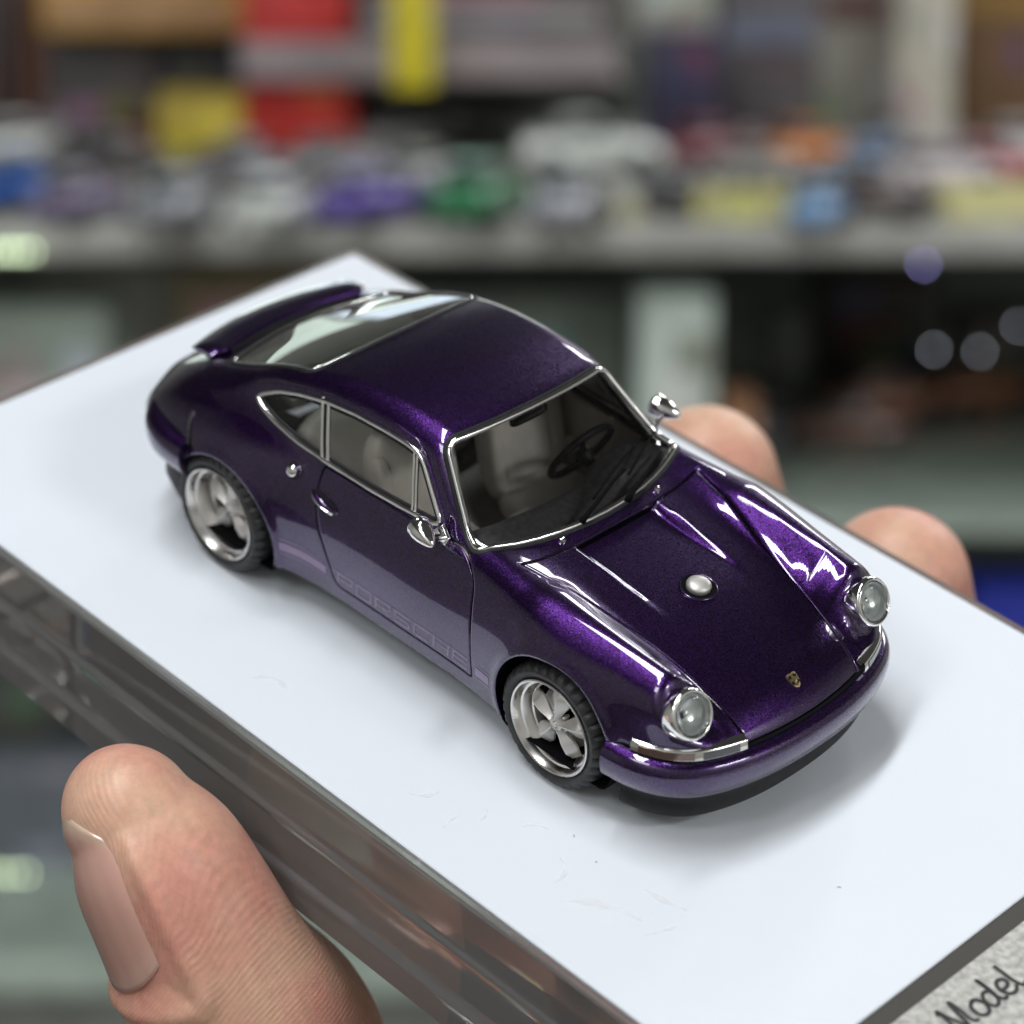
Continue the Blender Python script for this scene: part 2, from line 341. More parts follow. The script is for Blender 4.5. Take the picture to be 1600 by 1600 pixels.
def panel(name, outer, holes, step, mat, parent, flange=.022, sink=0.0, mirror=False, lip=.004, keep=None, **k):
    """a sheet of bodywork: the region of the body inside outline `outer` minus `holes` (all in (u, s))"""
    lo, hi = outer.min(0), outer.max(0)
    gx, gy = np.meshgrid(np.arange(lo[0], hi[0], step), np.arange(lo[1], hi[1], step)); G = np.stack([gx.ravel(), gy.ravel()], 1)
    G[:, 0] += (np.round((G[:, 1]-lo[1])/step) % 2)*step*.5
    G = G[inpoly(G, outer)]
    loops = [outer]+list(holes)
    for h in holes:
        if len(G): G = G[~inpoly(G, h)]
    rim_ = [offpoly(outer, -.009)]+[offpoly(h, .009) for h in holes]; rim_ = np.vstack(rim_)
    ro = inpoly(rim_, outer)
    for h in holes: ro &= ~inpoly(rim_, h)
    rim_ = rim_[ro]; allb = np.vstack(loops+[rim_]); nb = sum(len(l) for l in loops)
    if len(G):                                     # keep the grid clear of the outlines
        ok = np.ones(len(G), bool); cell = {}
        kb = np.floor(allb/(step)).astype(int)
        for i, c in enumerate(map(tuple, kb)): cell.setdefault(c, []).append(i)
        kg = np.floor(G/(step)).astype(int)
        for i, c in enumerate(map(tuple, kg)):
            for a in (-1, 0, 1):
                for b in (-1, 0, 1):
                    for j in cell.get((c[0]+a, c[1]+b), ()):
                        if (G[i, 0]-allb[j, 0])**2+(G[i, 1]-allb[j, 1])**2 < (.45*step)**2: ok[i] = False
        G = G[ok]
    V = np.vstack([allb, G]); ed = []; n0 = 0
    for l in loops:
        m = len(l); ed += [(n0+i, n0+(i+1) % m) for i in range(m)]; n0 += m
    r = delaunay_2d_cdt([Vector(v) for v in V], ed, [], 0, 1e-7)
    U = np.array([tuple(v) for v in r[0]]); T = np.array([f for f in r[2] if len(f) == 3])
    c = U[T].mean(1); ok = inpoly(c, outer)
    for h in holes: ok &= ~inpoly(c, h)
    T = T[ok]; used = np.unique(T); remap = -np.ones(len(U), int); remap[used] = np.arange(len(used)); U = U[used]; T = remap[T]
    P = surf(U)
    if keep is not None:
        kp = keep(P[T].mean(1)); T = T[kp]; used = np.unique(T); remap = -np.ones(len(U), int); remap[used] = np.arange(len(used)); P = P[used]; T = remap[T]
    Nn = grad(P); fn = np.cross(P[T[:, 1]]-P[T[:, 0]], P[T[:, 2]]-P[T[:, 0]]); fl = np.sum(fn*Nn[T[:, 0]], 1) < 0
    T[fl] = T[fl][:, ::-1]
    P = P-Nn*sink
    # boundary half edges
    cnt = {}
    for a, b, c3 in T:
        for e in ((a, b), (b, c3), (c3, a)): cnt[e] = 1
    bd = [e for e in cnt if (e[1], e[0]) not in cnt]
    verts = [tuple(p) for p in P]; norms = [tuple(n) for n in Nn]; faces = [tuple(t) for t in T]
    if bd and flange:
        side = {}
        for a, b in bd:
            t = np.cross(P[b]-P[a], Nn[a]); t /= np.linalg.norm(t)+1e-12
            for i in (a, b): side[i] = side.get(i, 0)+t
        A, B = {}, {}
        for i, t in side.items():
            t = t/(np.linalg.norm(t)+1e-12); n = Nn[i]
            q = P[i]-n*lip; nn = n+.5*t; nn /= np.linalg.norm(nn); verts[i] = tuple(P[i]-n*lip*.25); norms[i] = tuple(nn)
            tn = t+.15*n; tn /= np.linalg.norm(tn)
            A[i] = len(verts); verts.append(tuple(P[i]-n*lip+t*lip*.3)); norms.append(tuple(tn))
            B[i] = len(verts); verts.append(tuple(P[i]-n*flange)); norms.append(tuple(t))
        for a, b in bd:
            faces.append((b, a, A[a], A[b])); faces.append((A[b], A[a], B[a], B[b]))
    verts = np.array(verts); norms = np.array(norms); out = []
    o = mk(name, verts, faces, mat, parent, True, norms, **k); out.append(o)
    if mirror:
        out.append(mk(name, verts*MIRR, [f[::-1] for f in faces], mat, parent, True, norms*MIRR, **k))
    return out
def mir(P): return np.asarray(P)*np.array([1, -1.])[None]
# ---------------------------------------------------------------- outlines on the body (all taken in side or top view)
ZS = .195                                          # lower edge of the sills
dlo = np.vstack([spl_pts for spl_pts in [
    np.array([(-2.205, .968), (-2.16, 1.005), (-2.06, 1.060), (-1.92, 1.105), (-1.744, 1.143), (-1.55, 1.163), (-1.35, 1.166), (-1.22, 1.160), (-1.125, 1.146)]),
    np.array([(-1.085, 1.118), (-.985, 1.012), (-.885, .905)]),
    np.array([(-.93, .890), (-1.1, .884), (-1.35, .880), (-1.66, .882), (-1.85, .892), (-2.03, .918), (-2.13, .940)])]])
def smooth_closed(P, step=.012, it=2):
    Q = rsm(P, step, True)
    for _ in range(it): Q = .25*np.roll(Q, 1, 0)+.5*Q+.25*np.roll(Q, -1, 0)
    return Q
DLO = smooth_closed(dlo, .012, 4)
door_poly = roundpoly([(-.530, .284), (-.545, .60), (-.575, .80), (-.70, .873), (-.90, .873), (-1.35, .866), (-1.648, .868), (-1.648, .78), (-1.615, .62), (-1.52, .40), (-1.485, .286)],
                      [.02, .2, .12, .12, .1, .1, .03, .1, .2, .12, .09], 8)
DOOR = rsm(door_poly, .012, True)
def xcurve(fn, y0, y1, n): 
    y = np.linspace(y0, y1, n); return np.stack([fn(y), y], 1)
ws_lo = lambda y: -.478-.36*y*y
ws_hi = lambda y: -.972-.21*y*y
WS = rsm(roundpoly(np.vstack([xcurve(ws_lo, -.675, .675, 15), xcurve(ws_hi, .515, -.515, 11)]), [.07]+[0]*13+[.07, .04]+[0]*9+[.04], 8), .012, True)
rw_lo = lambda y: -2.665+.33*y*y
rw_hi = lambda y: -1.885-.16*y*y
RW = rsm(roundpoly(np.vstack([xcurve(rw_hi, -.540, .540, 11), xcurve(rw_lo, .530, -.530, 11)]), [.04]+[0]*9+[.04, .05]+[0]*9+[.05], 8), .014, True)
hs = kv((-.46, .590), (-.13, .521), (.2, .447), (.57, .402), (.83, .375))
xs = np.linspace(-.437, .80, 26)
hood_front = lambda y: .832-.28*y*y
HOOD = rsm(roundpoly(np.vstack([np.stack([xs, -hs(xs)], 1), xcurve(hood_front, -.375, .375, 12), np.stack([xs, hs(xs)], 1)[::-1], xcurve(lambda y: -.398-.11*y*y, .588, -.588, 14)]),
                      [0.015]+[0]*24+[.02, .02]+[0]*10+[.02, .02]+[0]*24+[.015, .015]+[0]*12+[.015], 4), .013, True)
LID = rsm(roundpoly([(-2.705, -.44), (-2.725, -.2), (-2.73, 0), (-2.725, .2), (-2.705, .44), (-2.98, .40), (-3.03, 0), (-2.98, -.40)], .05, 5), .016, True)
def arch(c):
    cx, cz, r = c; t = np.linspace(0, 2*PI, 150)[:-1]; P = np.stack([cx+r*np.cos(t), cz+r*np.sin(t)], 1); P = P[P[:, 1] > .06]
    i = np.argmax(np.linalg.norm(np.diff(np.vstack([P, P[:1]]), axis=0), axis=1)); return np.roll(P, -(i+1), 0)
def both(us): return [us, mir(us)]
# ---------------------------------------------------------------- the car
car = empty('model_car', T_BASE @ Matrix.Scale(S, 4), label='violet metallic die-cast coupe standing on the white display base', cat='model car')
u1, u0 = XF+.5*1.30, XR-.6*1.30
sillx = np.linspace(-2.66, .40, 140); low_us = side_us(np.stack([sillx, np.full(140, ZS)], 1))
edge = np.vstack([[(u0, low_us[0, 1])], low_us, [(u1, low_us[-1, 1])]])
OUT = np.vstack([edge, mir(edge)[::-1]]); OUT = rsm(OUT, .016, True)
g = .006
holes = [top_us(offpoly(HOOD, g)), top_us(WS), top_us(RW), top_us(offpoly(LID, g))]
for P in (offpoly(DOOR, g), DLO, arch(WR['f']), arch(WR['r'])): holes += both(side_us(P))
def shell_keep(c): return np.ones(len(c), bool)
panel('body_shell', OUT, holes, .0165, M['paint'], car, flange=.030, keep=lambda c: ~(((c[:, 0] > .325) & (c[:, 2] < .43)) | ((c[:, 0] < -2.55) & (c[:, 2] < .52))))
panel('bonnet', top_us(offpoly(HOOD, -g*.7)), [], .0155, M['paint'], car, flange=.03)
panel('engine_lid', top_us(offpoly(LID, -g*.7)), [], .022, M['paint'], car, flange=.03)
panel('door', side_us(offpoly(DOOR, -g*.7)), [], .0155, M['paint'], car, flange=.03, mirror=True)
# dark inner shell seen through the gaps
inner = panel('inner_shell', OUT, [h for P in (arch((.02, .345, .372)), arch((-2.237, .307, .374))) for h in both(side_us(P))]+[top_us(offpoly(WS, .02)), top_us(offpoly(RW, .02))]+both(side_us(offpoly(DLO, .012))), .05, M['dark'], car, flange=0, sink=.034, keep=lambda c: ~(((c[:, 0] > .36) & (c[:, 2] < .44)) | ((c[:, 0] < -2.55) & (c[:, 2] < .52))))[0]
panel('headliner', OUT, [top_us(offpoly(WS, .012)), top_us(offpoly(RW, .012))]+both(side_us(offpoly(DLO, .008))), .045, M['liner'], car, flange=0, sink=.026, keep=lambda c: (c[:, 2] > .90) & (c[:, 0] < -.5) & (c[:, 0] > -2.7))
# glass
panel('windscreen', top_us(offpoly(WS, -.004)), [], .03, M['glass'], car, flange=0, sink=.007)
panel('rear_window', top_us(offpoly(RW, -.004)), [], .03, M['rearglass'], car, flange=0, sink=.006)
def cut_x(P, x0, x1):                               # clip closed outline between two slanted lines x = a + b (z-1)
    P = np.asarray(P); out = P
    for (a, b), sgn in ((x0, 1), (x1, -1)):
        if a is None: continue
        Q = []; d = sgn*(out[:, 0]-(a+b*(out[:, 1]-1)))
        for i in range(len(out)):
            j = (i+1) % len(out)
            if d[i] >= 0: Q.append(out[i])
            if (d[i] >= 0) != (d[j] >= 0): t = d[i]/(d[i]-d[j]); Q.append(out[i]+t*(out[j]-out[i]))
        out = np.array(Q)
    return out
BX = (-1.700, -.36); VX = (-1.098, -.36)
gl = offpoly(DLO, -.012)
for nm, P in (('quarter_window', cut_x(gl, (None, 0), (BX[0]-.03, BX[1]))), ('door_window', cut_x(gl, (BX[0]+.03, BX[1]), (VX[0]-.012, VX[1]))), ('vent_window', cut_x(gl, (VX[0]+.012, VX[1]), (None, 0)))):
    panel(nm, side_us(rsm(P, .02, True)), [], .035, M['sideglass'], car, flange=0, sink=.010, mirror=True)
def trim(name, P3, mat, w, h, closed=True, lift=0.0, mirror=False, n=10, shape=None, norms=None):
    N3 = grad(P3) if norms is None else norms; prof = shape or circ(w/2, n, h)
    v, f = sweep(P3+N3*lift, N3, prof, closed); v = np.array([tuple(p) for p in v])
    o = [MB().add(v, f).build(name, mat, car, angle=60)]
    if mirror: o.append(MB().add(v*MIRR, [q[::-1] for q in f]).build(name, mat, car, angle=60))
    return o
trim('window_frame', from_side(rsm(offpoly(DLO, -.003), .018, True)), M['chrome'], .026, .013, mirror=True)
trim('window_seal', from_side(rsm(offpoly(DLO, -.019), .02, True)), M['black'], .022, .008, lift=-.006, mirror=True)
def zline(bx, off, z0, z1, n=14):
    z = np.linspace(z0, z1, n); return np.stack([bx[0]+off+bx[1]*(z-1), z], 1)
for off in (-.021, .021): trim('pillar_trim', from_side(zline(BX, off, .884, 1.150)), M['chrome'], .020, .010, closed=False, lift=-.002, mirror=True)
trim('pillar_gap', from_side(zline(BX, 0, .884, 1.150)), M['black'], .03, .004, closed=False, lift=-.006, mirror=True)
for off in (-.010, .010): trim('vent_bar', from_side(zline(VX, off, .886, 1.142)), M['chrome'], .015, .010, closed=False, lift=-.004, mirror=True)
trim('windscreen_frame', from_top(rsm(offpoly(WS, -.004), .02, True)), M['chrome'], .030, .014)
trim('windscreen_seal', from_top(rsm(offpoly(WS, .016), .02, True)), M['black'], .022, .006)
trim('rear_window_frame', from_top(rsm(offpoly(RW, -.004), .02, True)), M['chrome'], .011, .006)
trim('rear_window_seal', from_top(rsm(offpoly(RW, .014), .02, True)), M['black'], .024, .006)
# roof drip rail just above the side windows
dr = np.array([(-2.24, 1.02), (-2.1, 1.092), (-1.92, 1.143), (-1.744, 1.180), (-1.5, 1.203), (-1.3, 1.204), (-1.16, 1.187), (-1.09, 1.15), (-.98, 1.035), (-.86, .90)])
trim('drip_rail', from_side(rsm(dr, .02)), M['paint'], .016, .007, closed=False, mirror=True, lift=.001)

# ---------------------------------------------------------------- bumpers, lamps
def plan_path(P, step=.02):
    P = np.array(P); P = np.vstack([P, (P*[1, -1])[::-1][1:]]) if P[-1, 1] == 0 else P
    d = np.r_[0, np.cumsum(np.linalg.norm(np.diff(P, axis=0), axis=1))]; fx, fy = spl(d, P[:, 0]), spl(d, P[:, 1]); t = np.linspace(0, d[-1], int(d[-1]/step)+1)
    Q = np.stack([fx(t), fy(t)], 1); T = np.gradient(Q, axis=0); T /= np.linalg.norm(T, axis=1, keepdims=True); return Q, np.stack([T[:, 1], -T[:, 0]], 1), t/d[-1]
def plan_sweep(name, path, prof, mat, sgn=1, taper=None, parent=None, closed_prof=True, a=None, b=None, z=None, **k):
    Q, Nn, t = path
    if a is not None: s = (t >= a) & (t <= b); Q, Nn, t = Q[s], Nn[s], t[s]
    rings = []
    for i in range(len(Q)):
        f = taper(t[i]) if taper else 1; dz = z(t[i]) if z else 0
        rings.append([(Q[i, 0]+sgn*Nn[i, 0]*o*f, Q[i, 1]+sgn*Nn[i, 1]*o*f, h+dz) for o, h in prof])
    v, f = loft(rings, closed_prof); return MB().add(v, f).build(name, mat, parent or car, angle=50, **k)
def sprof(pts, n=5):
    P = np.array(pts, float); d = np.r_[0, np.cumsum(np.linalg.norm(np.diff(P, axis=0), axis=1))]; t = np.linspace(0, d[-1], n*(len(P)-1)+1)
    return list(zip(spl(d, P[:, 0])(t), spl(d, P[:, 1])(t)))
fp = plan_path([(.355, -.822), (.47, -.806), (.61, -.752), (.715, -.662), (.795, -.505), (.846, -.30), (.866, 0)])
bprof = sprof([(-.075, .470), (-.022, .477), (.016, .464), (.035, .434), (.040, .395), (.036, .352), (.024, .314), (.002, .284), (-.035, .266)])
plan_sweep('front_bumper', fp, bprof+[(-.12, .25), (-.12, .46)], M['paint'])
plan_sweep('front_lip', fp, sprof([(-.09, .275), (-.066, .265), (-.062, .22), (-.050, .175), (-.052, .130), (-.08, .115)], 4)+[(-.16, .095), (-.16, .262)], M['black'], a=.02, b=.98)
rp = plan_path([(-2.50, -.888), (-2.60, -.888), (-2.72, -.874), (-2.85, -.812), (-2.95, -.705), (-3.04, -.55), (-3.12, -.30), (-3.15, 0)])
plan_sweep('rear_bumper', rp, [(o*1.15, h+.165) for o, h in bprof]+[(-.12, .41), (-.12, .62)], M['paint'], sgn=-1)
plan_sweep('rear_lip', rp, [(-.06, .42), (-.05, .28), (-.09, .17), (-.2, .17), (-.2, .42)], M['black'], sgn=-1, a=.02, b=.98)
plan_sweep('bumper_seam', fp, [(-.024, .476), (-.022, .481), (-.04, .484), (-.06, .478)], M['dark'], a=.03, b=.97)
fq = fp[2]; fy = fp[0][:, 1]; fx = fp[0][:, 0]
def t_at(cond): s = fq[cond]; return s.min(), s.max()
for sg_ in (-1, 1):
    lo, hi = t_at((fy*sg_ > .405) & (fx > .47)); w_ = hi-lo
    plan_sweep('indicator_frame', fp, [(-.05, .482), (-.016, .482), (-.009, .487), (-.015, .528), (-.022, .534), (-.06, .536)], M['chrome'], a=lo, b=hi)
    q = (lambda a_, b_: (lo+w_*a_, lo+w_*b_)) if sg_ < 0 else (lambda a_, b_: (hi-w_*b_, hi-w_*a_))
    for (a_, b_), mt in (((.60, .95), 'smoke'), ((.06, .55), 'amber')):
        a_, b_ = q(a_, b_); plan_sweep('indicator_lens', fp, [(-.03, .490), (-.006, .491), (-.011, .525), (-.03, .528)], M[mt], a=a_, b=b_)
for lo, hi in ((.20, .44), (.56, .80)):
    plan_sweep('tail_light_frame', rp, [(-.12, .645), (-.075, .645), (-.068, .655), (-.10, .745), (-.11, .755), (-.16, .755)], M['chrome'], sgn=-1, a=lo, b=hi)
    plan_sweep('tail_light', rp, [(-.10, .660), (-.062, .664), (-.090, .738), (-.13, .742)], M['redlens'], sgn=-1, a=lo+.012, b=hi-.012)
for sg_ in (1, -1):
    P = from_side(np.array([(-2.545, .77), (-2.535, .74), (-2.515, .70), (-2.50, .66), (-2.495, .63)]))*np.array([1, sg_, 1]); v, f = sweep(P+grad(P)*.004, grad(P), circ(.008, 8, .009)); MB().add(v, f).build('side_marker', M['smoke'], car)
# headlights
def frame_x(n, upv=(0, 0, 1)):
    n = np.array(n, float); n /= np.linalg.norm(n); a = np.cross(upv, n); a /= np.linalg.norm(a); b = np.cross(n, a); return a, b, n
def placed(v, org, fr, mirror=False):
    a, b, n = fr; v = np.array([tuple(p) for p in v]); q = np.array(org)+v[:, 2:3]*n+v[:, 0:1]*a+v[:, 1:2]*b
    return q*MIRR if mirror else q
hl_fr = frame_x((.88, -.06, .475)); hl_o = (.640, -.617, .688)
for mr in (False, True):
    hl = empty('headlight'); hl.parent = car
    ring = lathe([(-.075, .112), (-.03, .117), (.004, .119), (.020, .116), (.030, .108), (.030, .102), (.024, .097), (.010, .096)], 64, 'z')
    MB().add(placed(ring[0], hl_o, hl_fr, mr), ring[1]).build('chrome_ring', M['chrome'], hl, angle=80)
    bowl = lathe([(.010, .090), (.002, .080), (-.010, .070), (-.024, .050), (-.032, .028), (-.034, .0005)], 48, 'z')
    MB().add(placed(bowl[0], hl_o, hl_fr, mr), bowl[1]).build('reflector', M['bowl'], hl, angle=80)
    bulb_or_glint = lathe([(-.044, .012), (-.02, .014), (-.012, .009), (-.010, .0005)], 20, 'z')
    MB().add(placed(bulb_or_glint[0], hl_o, hl_fr, mr), bulb_or_glint[1]).build('bulb_or_glint', M['chrome'], hl)
    inr = lathe([(.006, .097), (.018, .095), (.022, .088), (.017, .080), (.006, .077), (-.004, .076)], 48, 'z')
    MB().add(placed(inr[0], hl_o, hl_fr, mr), inr[1]).build('inner_ring', M['frost'], hl, angle=80)
    lens = lathe([(.020, .098)]+[(.020+.030*math.cos(t), .098*math.sin(t)) for t in np.linspace(1.4, .01, 9)], 48, 'z')
    MB().add(placed(lens[0], hl_o, hl_fr, mr), lens[1]).build('lens', M['lens'], hl, angle=80)
# ---------------------------------------------------------------- wheels
def make_wheel(depth, width, r, rimr):
    w = empty('wheel'); w.parent = car
    mb = MB(); seg = 132
    prof = [(.022, rimr-.004), (.004, rimr+.006), (-.008, rimr+.022), (-.010, (rimr+r)/2), (-.003, r-.022), (.012, r-.010), (.026, r-.003), (.045, r), (.09, r), (.093, r-.008), (.105, r-.008), (.108, r), (width-.06, r), (width-.03, r-.006), (width-.005, r-.03), (width, rimr+.02), (width-.02, rimr)]
    v, f = lathe(prof, seg); n = len(prof); v = [list(p) for p in v]
    for k in range(seg):
        if k % 4 < 1:
            for i in (4, 5, 6, 7):
                q = v[k*n+i]; rr = math.hypot(q[0], q[2]); s = (rr-.013)/rr; q[0] *= s; q[2] *= s
    mb.add(v, f).build('tyre', M['rubber'], w, angle=30)
    rim = [(.030, rimr+.001), (.006, rimr+.003), (-.006, rimr+.001), (-.010, rimr-.004), (-.006, rimr-.011), (.006, rimr-.017), (.020, rimr-.021), (.034, rimr-.024), (.038, rimr-.034), (depth*.75, rimr-.042), (depth+.012, rimr-.050), (depth+.016, rimr-.058), (depth+.020, rimr-.060), (depth+.10, rimr-.062)]
    v, f = lathe(rim, 96); MB().add(v, f).build('rim', M['rim'], w, angle=28)
    v, f = lathe([(depth+.075, rimr-.05), (depth+.08, .08), (depth+.07, .05), (depth+.07, .0005)], 48); MB().add(v, f).build('brake_backing', M['dark'], w)
    v, f = lathe([(depth+.058, .150), (depth+.050, .150), (depth+.050, .07), (depth+.06, .06)], 48); MB().add(v, f).build('brake_disc', M['alloy'], w, angle=30)
    ro = rimr-.062
    for k in range(5):
        t0 = 2*PI*k/5+.30; rings = []
        for j in range(11):
            q = j/10; rr = .030+(ro-.030)*q
            hw = .018+.036*sst(.05, .62, q)-.022*sst(.72, 1.0, q); az = depth-.020+.016*q+.030*max(0, q-.8)*2.0; hgt = .020+.010*sst(.1, .5, q)-.012*sst(.75, 1, q)
            cs = [(-hw, .014), (-hw*.96, .004), (-hw*.5, -hgt*.45), (-.0035, -hgt), (.0035, -hgt), (hw*.5, -hgt*.45), (hw*.96, .004), (hw, .014), (0, .02)]
            rings.append([((rr*math.cos(t0)-a*math.sin(t0)), az+b, (rr*math.sin(t0)+a*math.cos(t0))) for a, b in cs])
        v, f = loft(rings, True); MB().add(v, f).build('spoke', M['alloy'], w, angle=32)
    v, f = lathe([(depth+.02, .040), (depth-.018, .040), (depth-.030, .036), (depth-.036, .026), (depth-.034, .020), (depth-.030, .016), (depth-.036, .012), (depth-.037, .0005)], 30); MB().add(v, f).build('hub', M['alloy'], w, angle=35)
    for k in range(5):
        t0 = 2*PI*k/5+.30+PI/5; v, f = lathe([(depth+.02, .009), (depth-.012, .009), (depth-.016, .006), (depth-.016, .0004)], 8)
        MB().add([(x+.052*math.cos(t0), y, z+.052*math.sin(t0)) for x, y, z in v], f).build('lug_nut', M['alloy'], w)
    return w
def copy_tree(o, parent):
    c = o.copy(); COL.objects.link(c); c.parent = parent
    for ch in list(o.children): copy_tree(ch, c)
    return c
wf = make_wheel(.070, .215, .318, .242); wr = make_wheel(.105, .265, .322, .248)
wf.location = (0, -.812, .322); wr.location = (-2.272, -.872, .325)
c = copy_tree(wf, car); c.location = (0, .812, .322); c.rotation_euler = (0, 0, PI)
c = copy_tree(wr, car); c.location = (-2.272, .872, .325); c.rotation_euler = (0, 0, PI)
mb = MB()
for (cx, cz, r), yo in ((WR['f'], .80), (WR['r'], .84)):
    for s in (-1, 1):
        v, f = lathe([(0, r+.012), (.50, r+.012), (.50, .02)], 40); mb.add([(x+cx, s*(yo-y), max(z+cz, .16)) for x, y, z in v], f)
mb.add(*box(-1.1, 0, .165, 3.5, 1.30, .06)); mb.build('underbody', M['dark'], car, smooth=False)
# ---------------------------------------------------------------- small outside fittings
def on_top(x, y): return from_top(np.array([(x, y)]))[0]
def on_side(x, z): return from_side(np.array([(x, z)]))[0]
def nrm(p): return grad(np.array([p]))[0]
def tube(name, pts, r, mat, parent=car, taper=None, mirror=False, seg=8, **k):
    P = np.array(pts, float); up_ = np.array([.13, .27, .95]); N3 = np.repeat(up_[None], len(P), 0); v, f = sweep(P, N3, circ(1, seg)); v = np.array([tuple(p) for p in v]).reshape(len(P), seg, 3)
    for i in range(len(P)):
        rr = r*(taper[i] if taper is not None else 1); v[i] = P[i]+(v[i]-P[i])*rr
    v = v.reshape(-1, 3)
    if mirror: v = v*MIRR
    return MB().add(v, f).build(name, mat, parent, **k)
# mirrors: pointed chrome shells on short stalks
for mr in (False, True):
    mi = empty('door_mirror'); mi.parent = car; sg = MIRR if mr else np.ones(3)
    prof = [(-.072, .0005), (-.074, .040), (-.070, .050), (-.060, .056), (-.048, .0575), (-.044, .0560), (-.040, .0575), (-.015, .055), (.015, .047), (.045, .035), (.070, .022), (.084, .012), (.088, .006), (.089, .0005)]
    fr = frame_x((.93, -.25, -.16)); v, f = lathe(prof, 40, 'z'); MB().add(placed(v, (-.855, -.808, .935), fr, mr), f).build('mirror_shell', M['chrome'], mi, angle=50)
    st = np.array([(-.845, -.785, .915), (-.84, -.745, .895), (-.835, -.715, .880), (-.835, -.70, .872)]); tube('mirror_stalk', st*sg, .020, M['chrome'], mi, [.9, .75, 1.0, 1.7])
    P = np.array([(-.80, -.705, .885), (-.80, -.72, .86), (-.86, -.725, .86), (-.90, -.715, .885), (-.86, -.69, .93)])*sg
    q = np.vstack([P, P*np.array([1, .97, 1])]); MB().add(q, [(0, 1, 2, 3, 4), (9, 8, 7, 6, 5)]+[(i, (i+1) % 5, 5+(i+1) % 5, 5+i) for i in range(5)]).build('mirror_base', M['chrome'], mi, bevel=.004)
# door handles
for mr in (False, True):
    sg = MIRR if mr else np.ones(3); h = empty('door_handle'); h.parent = car
    xz = np.stack([np.linspace(-1.675, -1.495, 15), np.linspace(.735, .695, 15)], 1); P = from_side(xz); Nn = grad(P); t = np.linspace(0, 1, 15)
    lift = .004+.026*np.sin(PI*np.clip(t*1.0, 0, 1))**.7
    v, f = sweep(P+Nn*lift[:, None], Nn, circ(.017, 10, .011)); v = np.array([tuple(p) for p in v]).reshape(15, 10, 3); c0 = (P+Nn*lift[:, None])[:, None]
    v = (c0+(v-c0)*(.35+.65*np.sin(PI*t)**.5)[:, None, None]).reshape(-1, 3)*sg
    MB().add(v, f if not mr else [q[::-1] for q in f]).build('grip', M['paint'], h)
    v, f = sweep(P[1:-1]+Nn[1:-1]*.002, Nn[1:-1], circ(.026, 10, .004)); MB().add(np.array([tuple(p) for p in v])*sg, f).build('handle_cup', M['black'], h)
    v, f = sweep(P[2:-1]+Nn[2:-1]*(lift[2:-1, None]-.002)-np.array([0, 0, .014]), Nn[2:-1], circ(.009, 8, .015)); MB().add(np.array([tuple(p) for p in v])*sg, f).build('handle_edge', M['chrome'], h)
    p = on_side(-1.80, .785); n = nrm(p); fr = frame_x(n); kn = empty('quarter_vent_knob'); kn.parent = car
    v, f = lathe([(-.004, .045), (.003, .045), (.005, .038), (-.004, .034)], 30, 'z'); MB().add(placed(v, p, fr, mr), f).build('knob_ring', M['black'], kn)
    v, f = lathe([(-.004, .019), (.014, .020), (.024, .029), (.034, .030), (.042, .024), (.046, .012), (.047, .0005)], 30, 'z'); MB().add(placed(v, p, fr, mr), f).build('knob', M['chrome'], kn)
# fuel filler in the bonnet
p = on_top(.120, 0); n = nrm(p); fr = frame_x(n, (0, 1, 0)); fc = empty('fuel_cap'); fc.parent = car
v, f = lathe([(-.004, .090), (.004, .086), (.005, .080), (.001, .074), (-.001, .0005)], 48, 'z'); MB().add(placed(v, p+n*.001, fr), f).build('filler_recess', M['dark'], fc, angle=60)
v, f = lathe([(.000, .092), (.005, .090), (.006, .084), (.002, .080)], 48, 'z'); MB().add(placed(v, p+n*.0005, fr), f).build('filler_rim', M['paint'], fc, angle=60)
v, f = lathe([(0, .058), (.016, .060), (.026, .056), (.033, .045), (.037, .025), (.038, .0005)], 40, 'z'); MB().add(placed(v, p, fr), f).build('cap_dome', M['alloy'], fc, angle=50)
# bonnet crest: small gilt shield
p = on_top(.718, 0); n = nrm(p); b_ = empty('bonnet_crest'); b_.parent = car
upv = np.array([-1, 0, 0.]); upv -= n*np.dot(upv, n); upv /= np.linalg.norm(upv); sd = np.cross(upv, n)
def shield(s, z0, z1, zc_):
    o = [(-.9, 1.0), (-.45, 1.12), (0, 1.0), (.45, 1.12), (.9, 1.0), (.98, .3), (.85, -.35), (.5, -.95), (0, -1.3), (-.5, -.95), (-.85, -.35), (-.98, .3)]
    pts = [p+sd*a*s+upv*b*s*1.05+n*z0 for a, b in o]+[p+sd*a*s+upv*b*s*1.05+n*z1 for a, b in o]+[p+sd*a*s*.86+upv*b*s*.9+n*zc_ for a, b in o]+[p+n*zc_]
    k = 12; fc_ = [(i, (i+1) % k, k+(i+1) % k, k+i) for i in range(k)]+[(k+i, k+(i+1) % k, 2*k+(i+1) % k, 2*k+i) for i in range(k)]+[(2*k+i, 2*k+(i+1) % k, 3*k) for i in range(k)]
    return pts, fc_
v, f = shield(.030, -.002, .006, .004); MB().add(v, f).build('shield', M['gold'], b_, angle=20)
v, f = shield(.012, .003, .008, .007); MB().add(v, f).build('shield_centre', M['gold'], b_, angle=20)
mb = MB()
for q, (a, b) in enumerate(((-1, 1), (1, 1), (-1, -1), (1, -1))):
    for j in range(3):
        c = p+sd*a*(.010+.006*j)*1.0+upv*(b*.014+.002)+n*.0052; w = .0022; h = .009-(.002*j)
        mb.add([c+sd*i1*w+upv*i2*h+n*i3*.0016 for i1 in (-1, 1) for i2 in (-1, 1) for i3 in (-1, 1)], box(0, 0, 0, 1, 1, 1)[1])
mb.build('shield_bars', M['dark_gold'], b_)
